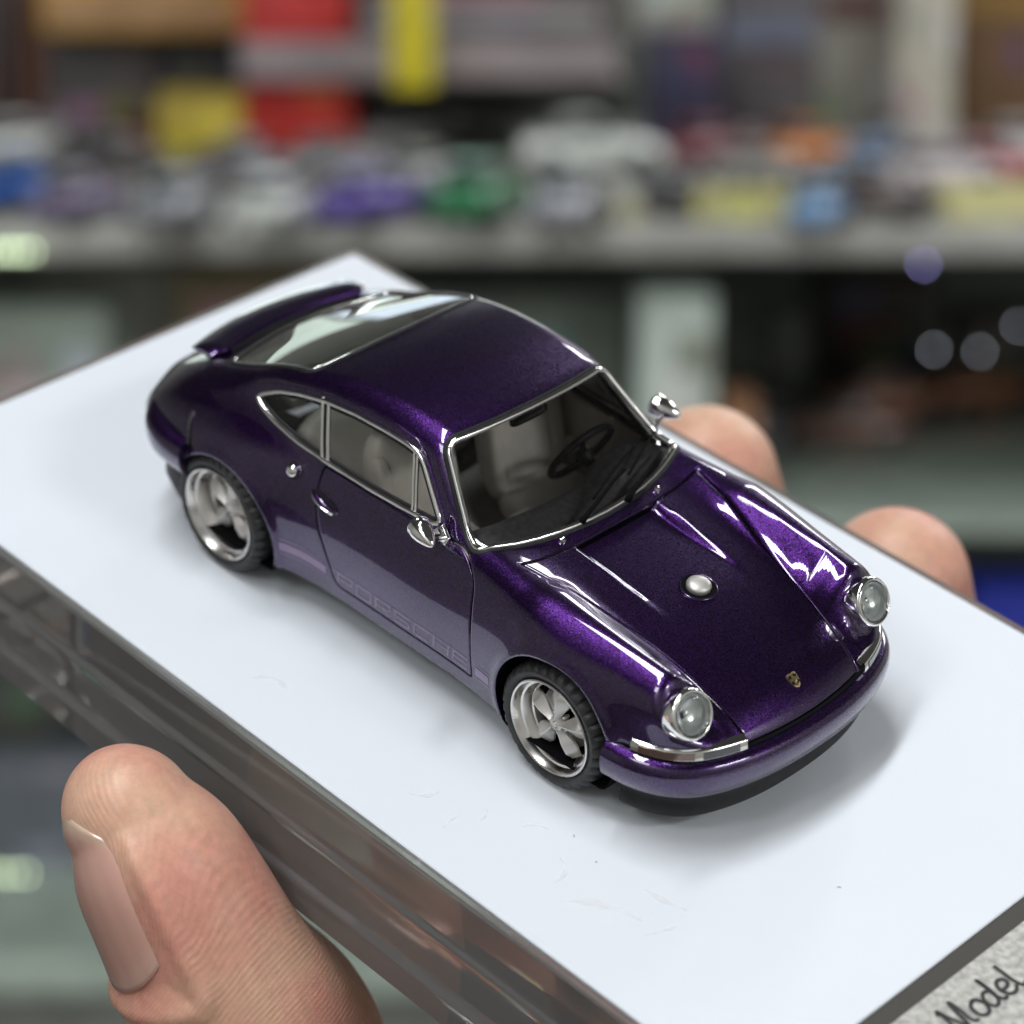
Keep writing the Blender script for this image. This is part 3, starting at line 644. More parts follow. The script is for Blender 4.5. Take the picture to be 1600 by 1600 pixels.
# washer nozzles and wipers
for y in (-.30, .335):
    p = on_top(-.462, y); n = nrm(p); v, f = lathe([(-.003, .017), (.008, .017), (.016, .012), (.019, .0005)], 16, 'z'); MB().add(placed(v, p, frame_x(n)), f).build('washer_nozzle', M['chrome'], car)
def wiper(bx, by, tx, ty, ex, ey, fx_, fy_):
    w = empty('wiper'); w.parent = car
    L = np.stack([np.linspace(bx, tx, 12), np.linspace(by, ty, 12)], 1); P = from_top(L); Nn = grad(P); lift = np.r_[.030, .036, .040, np.full(7, .040), .036, .030]
    tube('wiper_arm', P+Nn*lift[:, None], .011, M['dark'], w, np.linspace(1.15, .62, 12))
    L = np.stack([np.linspace(ex, fx_, 14), np.linspace(ey, fy_, 14)], 1); P = from_top(L); Nn = grad(P)
    v, f = sweep(P+Nn*.016, Nn, [(-.004, -.012), (.004, -.012), (.005, .004), (.002, .010), (-.002, .010), (-.005, .004)]); MB().add(v, f).build('wiper_blade', M['dark'], w)
    p = on_top(bx, by); n = nrm(p); v, f = lathe([(-.004, .018), (.022, .018), (.034, .013), (.038, .0005)], 14, 'z'); MB().add(placed(v, p, frame_x(n)), f).build('wiper_pivot', M['dark'], w)
wiper(-.492, -.145, -.600, .215, -.548, -.02, -.675, .375)
wiper(-.478, .150, -.622, .505, -.575, .245, -.735, .60)
# bottom stripe with the cut letters
GLY = {'P': [[(0, 0), (0, 1), (1, 1), (1, .45), (0, .45)]], 'O': [[(0, 0), (0, 1), (1, 1), (1, 0), (0, 0)]], 'R': [[(0, 0), (0, 1), (1, 1), (1, .45), (0, .45)], [(.45, .45), (1, 0)]],
       'S': [[(1, 1), (0, 1), (0, .52), (1, .52), (1, 0), (0, 0)]], 'C': [[(1, 1), (0, 1), (0, 0), (1, 0)]], 'H': [[(0, 0), (0, 1)], [(1, 0), (1, 1)], [(0, .5), (1, .5)]], 'E': [[(1, 1), (0, 1), (0, 0), (1, 0)], [(0, .52), (.9, .52)]]}
def side_strip(mb, pts, w):
    """flat printed line along (x, z) points on the body side"""
    P = rsm(np.array(pts, float), .02); T = np.gradient(P, axis=0); T /= np.linalg.norm(T, axis=1, keepdims=True)+1e-9; Nn = np.stack([-T[:, 1], T[:, 0]], 1)*w/2
    A = from_side(P+Nn); B = from_side(P-Nn); A = A+grad(A)*.0016; B = B+grad(B)*.0016; n = len(P)
    mb.add(np.vstack([A, B]), [(i, i+1, n+i+1, n+i) for i in range(n-1)])
z0, z1 = .308, .380
stm = MB(); side_strip(stm, [(-1.845, .345), (-1.74, .352), (-1.66, .352), (-1.545, .344)], .050)
side_strip(stm, [(-1.845, .389), (-1.74, .396), (-1.66, .394), (-1.562, .385)], .006); side_strip(stm, [(-1.845, .303), (-1.74, .310), (-1.66, .308), (-1.53, .301)], .006)
side_strip(stm, [(-.50, .345), (-.40, .345)], .050); side_strip(stm, [(-.50, .386), (-.375, .386)], .006); side_strip(stm, [(-.50, .304), (-.395, .304)], .006)
let = MB(); wd, gp = .098, .036; x = -1.46
side_strip(let, [(-1.505, z1), (-.555, z1)], .006); 
for ch in 'PORSCHE':
    for st in GLY[ch]: side_strip(let, [(x+wd*a+(.010*(b-.5)), z0+.004+(z1-z0-.008)*b) for a, b in st], .0095)
    x += wd+gp
for mr in (False, True):
    for m_, nm in ((stm, 'side_stripe'), (let, 'side_lettering')):
        v = np.array(m_.v)*(MIRR if mr else 1)
        if mr and nm == 'side_lettering': v[:, 0] = -1.46+(-.56)-v[:, 0] if False else v[:, 0]
        mk(nm, v, [q[::-1] for q in m_.f] if mr else m_.f, M['stripe'], car)
# ducktail: a raised blade on a black foot
ys = np.linspace(-.525, .525, 43); rings = []; foot = []
for y in ys:
    e = abs(y)/.525; te = -2.985+.36*y*y; le = te+.215-.05*sst(.85, 1, e); sh = .55+.45*math.sqrt(max(0, 1-max(0, (e-.90)/.10)**2)) if e > .90 else 1
    zl = on_top(le, y)[2]; zm = on_top(te+.10, y)[2]; top = .872+.008*e*e; lo_ = (zl+.022, (zl+.022+top)/2+.004, top)
    T_ = [(le, zl+.018), (le-.012, zl+.030), (te+.13, .60*(zl+.03)+.40*top+.012), (te+.06, .22*(zl+.03)+.78*top+.012), (te+.018, top+.003), (te, top-.002)]
    B_ = [(te-.005, top-.010), (te+.006, top-.022), (te+.06, .30*(zl+.02)+.70*top-.028), (te+.13, .68*(zl+.02)+.32*top-.020), (le-.012, zl+.004)]
    mz = sum(z for _, z in T_)/len(T_)-.012
    rings.append([(x, y, mz+(z-mz)*sh) for x, z in T_+B_])
    foot.append([(le-.03, y*.94, on_top(le-.03, y*.94)[2]-.015), (le-.03, y*.94, zl+.014), (te+.07, y*.94, .25*(zl+.02)+.75*top-.03), (te+.07, y*.94, on_top(te+.07, y*.94)[2]-.015)])
sp = empty('ducktail_spoiler'); sp.parent = car
v, f = loft(rings, True); MB().add(v, f).build('spoiler_blade', M['paint'], sp, angle=45)
v, f = loft(foot, True); MB().add(v, f).build('spoiler_foot', M['black'], sp, angle=30)
gr = MB()
for k in range(9):
    x0 = -2.712-.012*k; L = np.stack([np.full(25, x0), np.linspace(-.42, .42, 25)], 1); L[:, 0] += .10*L[:, 1]**2; P = from_top(L); Nn = grad(P); v, f = sweep(P+Nn*.006, Nn, [(-.004, -.008), (.004, -.008), (.004, .006), (-.004, .006)]); gr.add(v, f)
gr.build('lid_grille', M['black'], car)
# ---------------------------------------------------------------- interior
ml = MB(); ml.add(*box(-1.35, 0, .27, 1.9, 1.32, .05)); ml.build('cabin_floor', M['liner'], car, bevel=.01)
dp = [(-.47, .70), (-.50, .815), (-.56, .858), (-.66, .868), (-.735, .860), (-.765, .835), (-.77, .78), (-.745, .70), (-.70, .60), (-.62, .58)]
rings = []
for y in np.linspace(-.66, .66, 45):
    b = np.exp(-((y-.36)/.17)**4); bow = -.20*y*y
    rings.append([(x+bow-(.045*b if x < -.72 and z > .74 else 0), y, z+(.040*b if (-.78 < x < -.60 and z > .8) else 0)) for x, z in sprof(dp, 3)])
v, f = loft(rings, True); MB().add(v, f).build('dashboard', M['dash'], car, angle=50)
MB().add(*box(-.80, -.0, .46, .5, .16, .28)).build('console', M['beige'], car, bevel=.03)
sw = empty('steering_wheel'); sw.parent = car; fr = frame_x((-.88, 0, .47), (0, 1, 0)); o = np.array((-.985, .36, .815))
t = np.linspace(0, 2*PI, 49)[:-1]; P = o+.185*(np.cos(t)[:, None]*fr[0]+np.sin(t)[:, None]*fr[1]); v, f = sweep(P, np.repeat(fr[2][None], 48, 0), circ(.019, 10), True); MB().add(v, f).build('wheel_rim', M['black'], sw)
for a in (math.radians(90), math.radians(210), math.radians(330)):
    d = math.cos(a)*fr[0]+math.sin(a)*fr[1]; Q = np.linspace(o-fr[2]*.03+d*.02, o+d*.18, 6); v, f = sweep(Q, np.repeat(fr[2][None], 6, 0), [(-.018, -.004), (.018, -.004), (.018, .004), (-.018, .004)]); MB().add(v, f).build('wheel_spoke', M['black'], sw)
v, f = lathe([(-.035, .0005), (-.034, .040), (-.06, .048), (-.10, .03), (-.32, .028)], 24, 'z'); MB().add(placed(v, o+fr[2]*.04, (fr[0], fr[1], fr[2])), f).build('horn_boss', M['black'], sw)
def cushion(mb, c, sx, sy, sz, rot=0, pw=3.0, n=14):
    rings = []
    for i in range(n+1):
        a = -PI/2+PI*i/n; r = max(1e-3, abs(math.cos(a)))**(2/pw); h = math.copysign(abs(math.sin(a))**(2/pw), math.sin(a)); ring = []
        for k in range(24):
            b = 2*PI*k/24; cx, cy = (math.copysign(abs(math.cos(b))**(2/pw), math.cos(b)), math.copysign(abs(math.sin(b))**(2/pw), math.sin(b)))
            x, y, z = sx/2*cx*r, sy/2*cy*r, sz/2*h; ring.append((c[0]+x*math.cos(rot)-z*math.sin(rot), c[1]+y, c[2]+x*math.sin(rot)+z*math.cos(rot)))
        rings.append(ring)
    v, f = loft(rings, True); mb.add(v, f)
for sy in (-.36, .36):
    st = empty('seat'); st.parent = car
    m = MB(); cushion(m, (-1.12, sy, .42), .56, .50, .20, -.10); m.build('seat_cushion', M['beige'], st)
    m = MB(); cushion(m, (-1.44, sy, .72), .17, .48, .66, .24, 3.6); m.build('seat_back', M['beige'], st)
    m = MB(); cushion(m, (-1.53, sy, 1.06), .12, .27, .19, .2, 3); m.build('head_rest', M['beige'], st)
    for k in (-1, 1):
        m = MB(); cushion(m, (-1.40, sy+k*.20, .70), .15, .10, .52, .24, 3); m.build('side_bolster', M['beige'], st)
m = MB(); cushion(m, (-1.98, 0, .60), .20, 1.08, .52, .5, 4); m.build('rear_seat', M['beige'], car)
m = MB(); m.add(*box(-2.36, 0, .88, .46, 1.0, .05)); m.build('parcel_shelf', M['beige'], car, bevel=.02)
for s in (-1, 1):
    m = MB(); m.add(*box(-1.10, s*.665, .58, 1.12, .05, .54)); m.add(*box(-1.08, s*.63, .60, .5, .06, .06)); m.build('door_card', M['beige'], car, bevel=.012)
mirr = empty('rear_view_mirror'); mirr.parent = car
m = MB(); cushion(m, (-1.01, 0.0, 1.165), .03, .24, .058, .2, 4); m.build('mirror_glass', M['clearplastic'], mirr)
tube('mirror_arm', [(-.99, 0, 1.225), (-.995, 0, 1.20), (-1.01, 0, 1.17)], .010, M['clearplastic'], mirr)
# ---------------------------------------------------------------- display base (frame: car metres, z = 0 is the white top)
base = empty('display_stand', T_BASE @ Matrix.Scale(S, 4), label='clear acrylic display base with a glossy white top, held in the hand', cat='display stand')
M['white'] = vary(pbr('glossy_white_card', (.76, .80, .85), .38), (.755, .80, .86), (.77, .81, .865), .8, bump=.05, bscale=2.5, bdist=.0004)
M['taupe'] = pbr('taupe_card_back', (.36, .31, .28), .6)
M['acrylic'] = pbr('clear_acrylic', (.95, .93, .915), .02, ior=1.49, trans=.87)
BX0, BX1, BY0, BY1, BX2 = -4.235, 1.935, -1.585, 1.772, 4.2
def rrect(x0, x1, y0, y1, r, n=6):
    out = []
    for cx, cy, a in ((x1-r, y1-r, 0), (x0+r, y1-r, 90), (x0+r, y0+r, 180), (x1-r, y0+r, 270)):
        out += [(cx+r*math.cos(math.radians(a+90*k/n)), cy+r*math.sin(math.radians(a+90*k/n))) for k in range(n+1)]
    return out
def slab(name, x0, x1, y0, y1, z0, z1, r, mat, bev=.006, parent=base):
    rings = [[(x, y, z0) for x, y in rrect(x0, x1, y0, y1, r)], [(x, y, z1-bev) for x, y in rrect(x0, x1, y0, y1, r)], [(x, y, z1) for x, y in rrect(x0+bev, x1-bev, y0+bev, y1-bev, r)]]
    v, f = loft(rings, True); return MB().add(v, f).build(name, mat, parent, angle=20)
slab('white_top', BX0, BX1, BY0, BY1, -.022, 0, .035, M['white'])
slab('card_back', BX0+.01, BX2-.03, BY0+.01, BY1-.01, -.040, -.024, .03, M['taupe'])
M['speckle'] = vary(pbr('speckled_silver_card', (.5, .49, .45), .5, .2), (.36, .355, .33), (.62, .61, .57), 26, detail=5, lo=.35, hi=.62)
M['border'] = pbr('dark_olive_border', (.055, .05, .042), .6)
slab('plate_border', BX1+.002, 4.1, BY0+.02, BY1-.02, -.022, -.006, .02, M['border'])
slab('name_plate', BX1+.095, 4.02, BY0+.10, BY1-.10, -.020, -.001, .02, M['speckle'], .004)
prof = [(-.01, -.043), (.006, -.043), (.007, -.006), (.042, -.004), (.050, -.014), (.053, -.27), (.056, -.285), (.068, -.30), (.072, -.315), (.066, -.345), (.068, -.54), (.074, -.565), (.094, -.585), (.101, -.60), (.102, -.755), (.092, -.77)]
rings = [[(x, y, z) for x, y in rrect(BX0-o, BX2+o, BY0-o, BY1+o, .05+max(o, 0), 16)] for o, z in prof]
v, f = loft(rings, True); MB().add(v, f).build('acrylic_block', M['acrylic'], base, angle=9)
# handwritten words printed on the name plate: x runs down the letter, y along the line
LET = {'M': [[(.0, .86), (.10, 1.0), (.06, .55), (-.02, .0)], [(.10, 1.0), (.22, .45), (.34, .08), (.48, .60), (.60, 1.0), (.60, .5), (.66, .05), (.74, .06)]],
       'o': [[(.30, .60), (.12, .52), (.02, .28), (.10, .04), (.26, .0), (.42, .16), (.44, .42), (.30, .60), (.20, .58)]],
       'd': [[(.40, .50), (.24, .58), (.08, .46), (.02, .20), (.12, .02), (.26, .06), (.40, .34), (.46, 1.02), (.44, .5), (.44, .10), (.54, .02), (.62, .08)]],
       'e': [[(.06, .28), (.30, .30), (.40, .42), (.32, .58), (.16, .58), (.03, .38), (.06, .12), (.20, .0), (.38, .04), (.50, .16)]],
       'l': [[(.10, 1.04), (.08, .60), (.08, .16), (.16, .0), (.30, .06)]], 's': [[(.36, .56), (.16, .60), (.10, .42), (.30, .24), (.26, .02), (.02, .04)]]}
M['ink'] = pbr('dark_grey_print', (.03, .03, .03), .6)
pos = {'M': -.640, 'o': -.505, 'd': -.425, 'e': -.323, 'l': -.243}
mb = MB()
def letter(ch, y0, hgt=.150, xb=2.268, w=.175):
    for st in LET[ch]:
        P = np.array(st, float); d = np.r_[0, np.cumsum(np.linalg.norm(np.diff(P, axis=0), axis=1))]; t = np.linspace(0, d[-1], 9*len(st))
        Q = np.stack([xb-spl(d, P[:, 1])(t)*hgt, y0+spl(d, P[:, 0])(t)*w*.92+.0*t, np.full(len(t), .0012)], 1)
        v, f = sweep(Q, np.tile([0, 0, 1.], (len(t), 1)), [(-.0095, 0), (.0095, 0), (.0095, .0006), (-.0095, .0006)]); mb.add(v, f)
for ch, y in pos.items(): letter(ch, y)
letter('s', -.85); 
mb.build('plate_lettering', M['ink'], base, smooth=False)
# dried clear film left on the white top
M['film'] = pbr('clear_dried_film', (.93, .94, .96), .12, alpha=.4); M['film'].node_tree.nodes['Principled BSDF'].inputs['Alpha'].default_value = .6
rng = np.random.default_rng(5)
for cx, cy, ln, wd, an in ((-1.40, -1.25, .17, .07, .3), (-.30, -1.29, .13, .05, .9), (-.10, -1.32, .10, .04, 1.7), (.74, -1.20, .34, .08, .5), (.90, -.98, .20, .06, .2), (.48, -1.17, .15, .05, 2.2), (.18, -1.05, .12, .04, .7), (1.02, -1.13, .14, .04, 1.2), (-.02, -1.18, .08, .03, 2.0)):
    n, m = 18, 4; V = []; wd *= .6; ln *= 1.15
    ph = rng.uniform(0, 6, 4)
    for i in range(n):
        u = i/(n-1)-.5; ww = wd*(1-(2*u)**2)**.5*(.6+.4*math.sin(9*u+ph[0]))
        for j in range(m):
            q = j/(m-1)-.5; x = u*ln; y = q*ww+.9*ln*u*u*math.sin(ph[1]); z = .0012+.0012*abs(math.sin(14*u+ph[2]+3*q))*(1-(2*u)**2)+.0008*abs(q)*abs(math.sin(20*u+ph[3]))
            V.append((cx+x*math.cos(an)-y*math.sin(an), cy+x*math.sin(an)+y*math.cos(an), z))
    mk('film_scrap', V, [(i*m+j, i*m+j+1, (i+1)*m+j+1, (i+1)*m+j) for i in range(n-1) for j in range(m-1)], M['film'], base)
# specks of dust and lint
M['dust'] = pbr('grey_lint', (.12, .11, .11), .8)
for x, y in ((.53, -1.02), (1.35, -.35), (.35, -.98)):
    a0 = rng.uniform(0, 6); t = np.linspace(0, 1, 7); L_ = rng.uniform(.006, .018); P = np.stack([x+L_*t*math.cos(a0)+.4*L_*t*t*math.sin(a0), y+L_*t*math.sin(a0), np.full(7, .003)], 1)
    v, f = sweep(P, np.tile([0, 0, 1.], (7, 1)), circ(.0014, 5)); MB().add(v, f).build('lint_speck', M['dust'], base)
# ---------------------------------------------------------------- the hand under and round the base: one continuous skin
def skin_mat():
    m = pbr('skin', (.60, .35, .25), .42, spec=.4, sss=.35, sssr=(1.0, .35, .2), ssss=.0016); N, L = nodes(m); b = N['Principled BSDF']; tc = N.new('ShaderNodeTexCoord')
    n1 = N.new('ShaderNodeTexNoise'); n1.inputs['Scale'].default_value = 1.5; n1.inputs['Detail'].default_value = 4; L.new(tc.outputs['Object'], n1.inputs['Vector'])
    r = N.new('ShaderNodeMapRange'); r.inputs[1].default_value = .38; r.inputs[2].default_value = .62; L.new(n1.outputs[0], r.inputs[0])
    mx = N.new('ShaderNodeMix'); mx.data_type = 'RGBA'; mx.inputs[6].default_value = (.72, .455, .32, 1); mx.inputs[7].default_value = (.70, .335, .255, 1); L.new(r.outputs[0], mx.inputs[0])
    w = N.new('ShaderNodeTexWave'); w.wave_type = 'RINGS'; w.rings_direction = 'SPHERICAL'; w.inputs['Scale'].default_value = 18.0; w.inputs['Distortion'].default_value = 3.0; w.inputs['Detail'].default_value = 2; w.inputs['Detail Scale'].default_value = .25
    mp = N.new('ShaderNodeMapping'); mp.inputs['Location'].default_value = (1.52, 2.30, .60); L.new(tc.outputs['Object'], mp.inputs[0]); L.new(mp.outputs[0], w.inputs['Vector'])
    m2 = N.new('ShaderNodeMix'); m2.data_type = 'RGBA'; m2.blend_type = 'MULTIPLY'; m2.inputs[0].default_value = .09
    cr = N.new('ShaderNodeMapRange'); cr.inputs[3].default_value = .80; cr.inputs[4].default_value = 1.12; L.new(w.outputs['Fac'], cr.inputs[0]); L.new(mx.outputs[2], m2.inputs[6]); L.new(cr.outputs[0], m2.inputs[7]); n4 = N.new('ShaderNodeTexNoise'); n4.inputs['Scale'].default_value = 14; n4.inputs['Detail'].default_value = 8; n4.inputs['Roughness'].default_value = .7; L.new(tc.outputs['Object'], n4.inputs['Vector'])
    c4 = N.new('ShaderNodeMapRange'); c4.inputs[1].default_value = .3; c4.inputs[2].default_value = .7; c4.inputs[3].default_value = .86; c4.inputs[4].default_value = 1.10; L.new(n4.outputs[0], c4.inputs[0])
    m4 = N.new('ShaderNodeMix'); m4.data_type = 'RGBA'; m4.blend_type = 'MULTIPLY'; m4.inputs[0].default_value = 1; L.new(m2.outputs[2], m4.inputs[6]); L.new(c4.outputs[0], m4.inputs[7]); L.new(m4.outputs[2], b.inputs['Base Color'])
    n2 = N.new('ShaderNodeTexNoise'); n2.inputs['Scale'].default_value = 30; n2.inputs['Detail'].default_value = 5; L.new(tc.outputs['Object'], n2.inputs['Vector'])
    ad = N.new('ShaderNodeMath'); ad.operation = 'MULTIPLY_ADD'; L.new(n2.outputs[0], ad.inputs[0]); ad.inputs[1].default_value = .5; L.new(w.outputs['Fac'], ad.inputs[2])
    n3 = N.new('ShaderNodeTexNoise'); n3.inputs['Scale'].default_value = 9; n3.inputs['Detail'].default_value = 6; L.new(tc.outputs['Object'], n3.inputs['Vector'])
    mk_ = N.new('ShaderNodeMapRange'); mk_.inputs[1].default_value = .40; mk_.inputs[2].default_value = .60; mk_.inputs[3].default_value = .35; L.new(n3.outputs[0], mk_.inputs[0]); wm = N.new('ShaderNodeMath'); wm.operation = 'MULTIPLY'; L.new(w.outputs['Fac'], wm.inputs[0]); L.new(mk_.outputs[0], wm.inputs[1]); L.new(wm.outputs[0], ad.inputs[2])
    bp = N.new('ShaderNodeBump'); bp.inputs['Strength'].default_value = .18; bp.inputs['Distance'].default_value = .00010; L.new(ad.outputs[0], bp.inputs['Height']); L.new(bp.outputs[0], b.inputs['Normal'])
    return m
M['skin'] = skin_mat()
M['nail'] = pbr('fingernail', (.60, .36, .30), .26, coat=.7, coatr=.14, sss=.25, sssr=(1, .4, .3), ssss=.001)
N_, L_ = nodes(M['nail']); at_ = N_.new('ShaderNodeAttribute'); at_.attribute_name = 'nail_tone'; L_.new(at_.outputs['Color'], N_['Principled BSDF'].inputs['Base Color'])
hand = empty('hand', T_BASE @ Matrix.Scale(S, 4), label='bare hand pinching the clear base between its thumb and fingertips', cat='hand')
def limb(P, R, nrm_=None, flat=None, step=.06, seg=40):
    """closed tapered tube along joints P with radii R; flat = (dir, factor) squeezes the section along a direction"""
    P = np.array(P, float); R = np.array(R, float); d = np.r_[0, np.cumsum(np.linalg.norm(np.diff(P, axis=0), axis=1))]; n = max(12, int(d[-1]/step))
    q = np.linspace(0, d[-1], n); C_ = np.stack([spl(d, P[:, k])(q) for k in range(3)], 1); r = np.maximum(spl(d, R)(q), .02)
    T = np.gradient(C_, axis=0); T /= np.linalg.norm(T, axis=1, keepdims=True); ref = np.array(nrm_ if nrm_ is not None else (.3, .5, .8), float); rings = []
    def ring(c, t, rr, push=0):
        nn = ref-t*np.dot(ref, t); nn /= np.linalg.norm(nn); s = np.cross(t, nn); return [c+t*push+rr*((flat or 1)*math.sin(2*PI*k/seg)*nn+math.cos(2*PI*k/seg)*s) for k in range(seg)]
    for k in range(8, 0, -1):                       # round both ends
        a = k/8*PI/2*.97; rings.append(ring(C_[0], T[0], r[0]*math.cos(a), -r[0]*math.sin(a)))
    rings += [ring(C_[i], T[i], r[i]) for i in range(n)]
    for k in range(1, 9):
        a = k/8*PI/2*.97; rings.append(ring(C_[-1], T[-1], r[-1]*math.cos(a), r[-1]*math.sin(a)))
    return loft(rings, True)
NAIL_N = CAM_R.T @ np.array([-.885, .28, -.38]); NAIL_N /= np.linalg.norm(NAIL_N)
TH_P = [(-1.300, -2.20, -.235), (-1.195, -2.18, -.36), (-1.07, -2.15, -.56), (-.955, -2.115, -.78), (-.865, -2.08, -.98), (-.79, -2.01, -1.22), (-.80, -1.87, -1.62), (-.90, -1.72, -2.3), (-.98, -1.5, -3.2)]
TH_R = [.335, .415, .460, .485, .515, .580, .66, .72, .76]
hb = MB()
hb.add(*limb(TH_P[::-1], TH_R[::-1], NAIL_N, .92))
hb.add(*limb([(-1.10, -1.7, -3.0), (-.9, -1.3, -4.6), (-1.2, -1.5, -6.2), (-1.4, -1.7, -8.2)], [.74, 1.15, 1.55, 1.5]))
for P, R in (([(.1, .1, -4.4), (.30, .9, -2.75), (.05, 2.2, -1.75), (-.30, 2.36, -1.05), (-.37, 2.30, -.58)], [.62, .52, .50, .46, .415]),
             ([(-.7, 0, -4.5), (-1.0, 1.0, -2.75), (-1.5, 2.3, -1.8), (-1.74, 2.42, -1.1), (-1.78, 2.32, -.62)], [.62, .54, .50, .46, .42]),
             ([(-1.2, -.5, -5.0), (-1.0, .5, -4.7), (-.9, 1.25, -4.8), (-.85, 1.25, -5.5), (-.9, .7, -5.9)], [.62, .50, .47, .43, .38]),
             ([(-1.9, -.7, -5.4), (-1.8, .2, -5.2), (-1.7, .8, -5.4), (-1.65, .75, -6.0), (-1.7, .3, -6.3)], [.52, .42, .40, .36, .32])):
    hb.add(*limb(P, R))
hb.add(*limb([(-.1, -.8, -5.0), (-.9, -.6, -5.2), (-1.6, -.9, -5.5)], [1.15, 1.2, 1.05])); hb.add(*limb([(.1, -.1, -4.8), (-.8, -.2, -4.9)], [.75, .70]))
tmp = hb.build('hand_blank', M['skin']); md = tmp.modifiers.new('r', 'REMESH'); md.mode = 'VOXEL'; md.voxel_size = .026
sm = tmp.modifiers.new('s', 'SMOOTH'); sm.factor = .5; sm.iterations = 8
dg = bpy.context.evaluated_depsgraph_get(); me = bpy.data.meshes.new_from_object(tmp.evaluated_get(dg)); bpy.data.objects.remove(tmp)
me.name = 'skin_body'; nv = len(me.vertices); co = np.empty(nv*3); me.vertices.foreach_get('co', co); co = co.reshape(-1, 3)
# nail bed: coordinates round the last joint of the thumb (a = along, b = angle from the nail normal)
tA = np.array(TH_P[0]); tB = np.array(TH_P[4]); ax = tA-tB; ax /= np.linalg.norm(ax); nn = NAIL_N-ax*np.dot(NAIL_N, ax); nn /= np.linalg.norm(nn); ss = np.cross(ax, nn)
dT = np.r_[0, np.cumsum(np.linalg.norm(np.diff(np.array(TH_P), axis=0), axis=1))]; spT = [spl(dT, np.array(TH_P)[:, k]) for k in range(3)]; spR = spl(dT, np.array(TH_R))
def th_frame(q):
    c = np.stack([s_(q) for s_ in spT], -1); t = np.stack([s_(q+.01)-s_(q-.01) for s_ in spT], -1); t = -t/np.linalg.norm(t, axis=-1, keepdims=True)
    n_ = nn-t*np.sum(nn*t, -1, keepdims=True); n_ /= np.linalg.norm(n_, axis=-1, keepdims=True); return c, t, n_, np.cross(t, n_)
qs = np.linspace(-.05, 1.3, 60); Cq = th_frame(qs)[0]
near = np.linalg.norm(co-tA, axis=1) < 1.7; idx = np.where(near)[0]; D2 = ((co[idx][:, None]-Cq[None])**2).sum(2); qi = qs[D2.argmin(1)]
c_, t_, n_, s_ = th_frame(qi); rel = co[idx]-c_; ang = np.arctan2(np.sum(rel*s_, 1), np.sum(rel*n_, 1)); rad = np.linalg.norm(rel, axis=1)
NQ0, NQ1, NA = -.05, .72, 1.06                      # nail from q (tip) to q (cuticle), half angle
g_ = np.maximum(np.abs(ang)/NA-1, np.maximum((qi-NQ1)/.22, 0)); edge_d = np.hypot(np.maximum(np.abs(ang)-NA+.0, 0)*.42, np.maximum(qi-NQ1, 0)); inside = (np.abs(ang) < NA) & (qi < NQ1)
out_d = np.where(inside, 0, edge_d); in_d = np.where(inside, np.minimum((NA-np.abs(ang))*.42, NQ1-qi), 0)
ridge = .030*np.exp(-((out_d-.055)/.045)**2)*(out_d > 0)*(qi > NQ0-.02)-.018*sst(0, .08, in_d); ridge = ridge*sst(-.03, .14, qi)
co[idx] += (rel/np.maximum(rad, 1e-6)[:, None])*ridge[:, None]
me.vertices.foreach_set('co', co.ravel()); me.polygons.foreach_set('use_smooth', [True]*len(me.polygons)); me.update()
ho = bpy.data.objects.new('skin_body', me); COL.objects.link(ho); ho.parent = hand
V = []; n, m = 26, 25
for i in range(n):
    u = i/(n-1); 
    for j in range(m):
        w = -1+2*j/(m-1); a = w*(NA-.03); qa = NQ0-.13+.24*w*w; qb = NQ1-.03-.20*w*w; q = qa+(qb-qa)*u
        c, t, n2, s2 = [x[0] for x in th_frame(np.array([q]))]; rr = float(spR(max(q, 0)))*  .980-.008+.012*(1-w*w)-.03*w**6+(.012*(1-u)**2); rr -= .0 if q > 0 else .10*(-q/.2)**2
        V.append(c+rr*(.92*math.cos(a)*n2+math.sin(a)*s2))
nl = mk('fingernail', V, [(i*m+j, i*m+j+1, (i+1)*m+j+1, (i+1)*m+j) for i in range(n-1) for j in range(m-1)], M['nail'], hand)
ca = nl.data.color_attributes.new('nail_tone', 'FLOAT_COLOR', 'POINT')
for k in range(n*m):
    u = (k//m)/(n-1); w = -1+2*(k % m)/(m-1); tip = 1-float(sst(.04, .16, u+.05*w*w)); lun = float(sst(.84, .97, u+.10*w*w)); ed = abs(w)**6
    c = np.array([.63, .35, .285]); c = c*(1-tip)+np.array([.65, .455, .345])*tip; c = c*(1-.5*lun)+np.array([.66, .43, .36])*.5*lun; c = c*(1-.5*ed)+np.array([.62, .33, .27])*.5*ed; c = c*(1+.03*math.sin(k % m*2.1))
    ca.data[k].color = (*c, 1)
sd = nl.modifiers.new('thick', 'SOLIDIFY'); sd.thickness = .012; sd.offset = 0
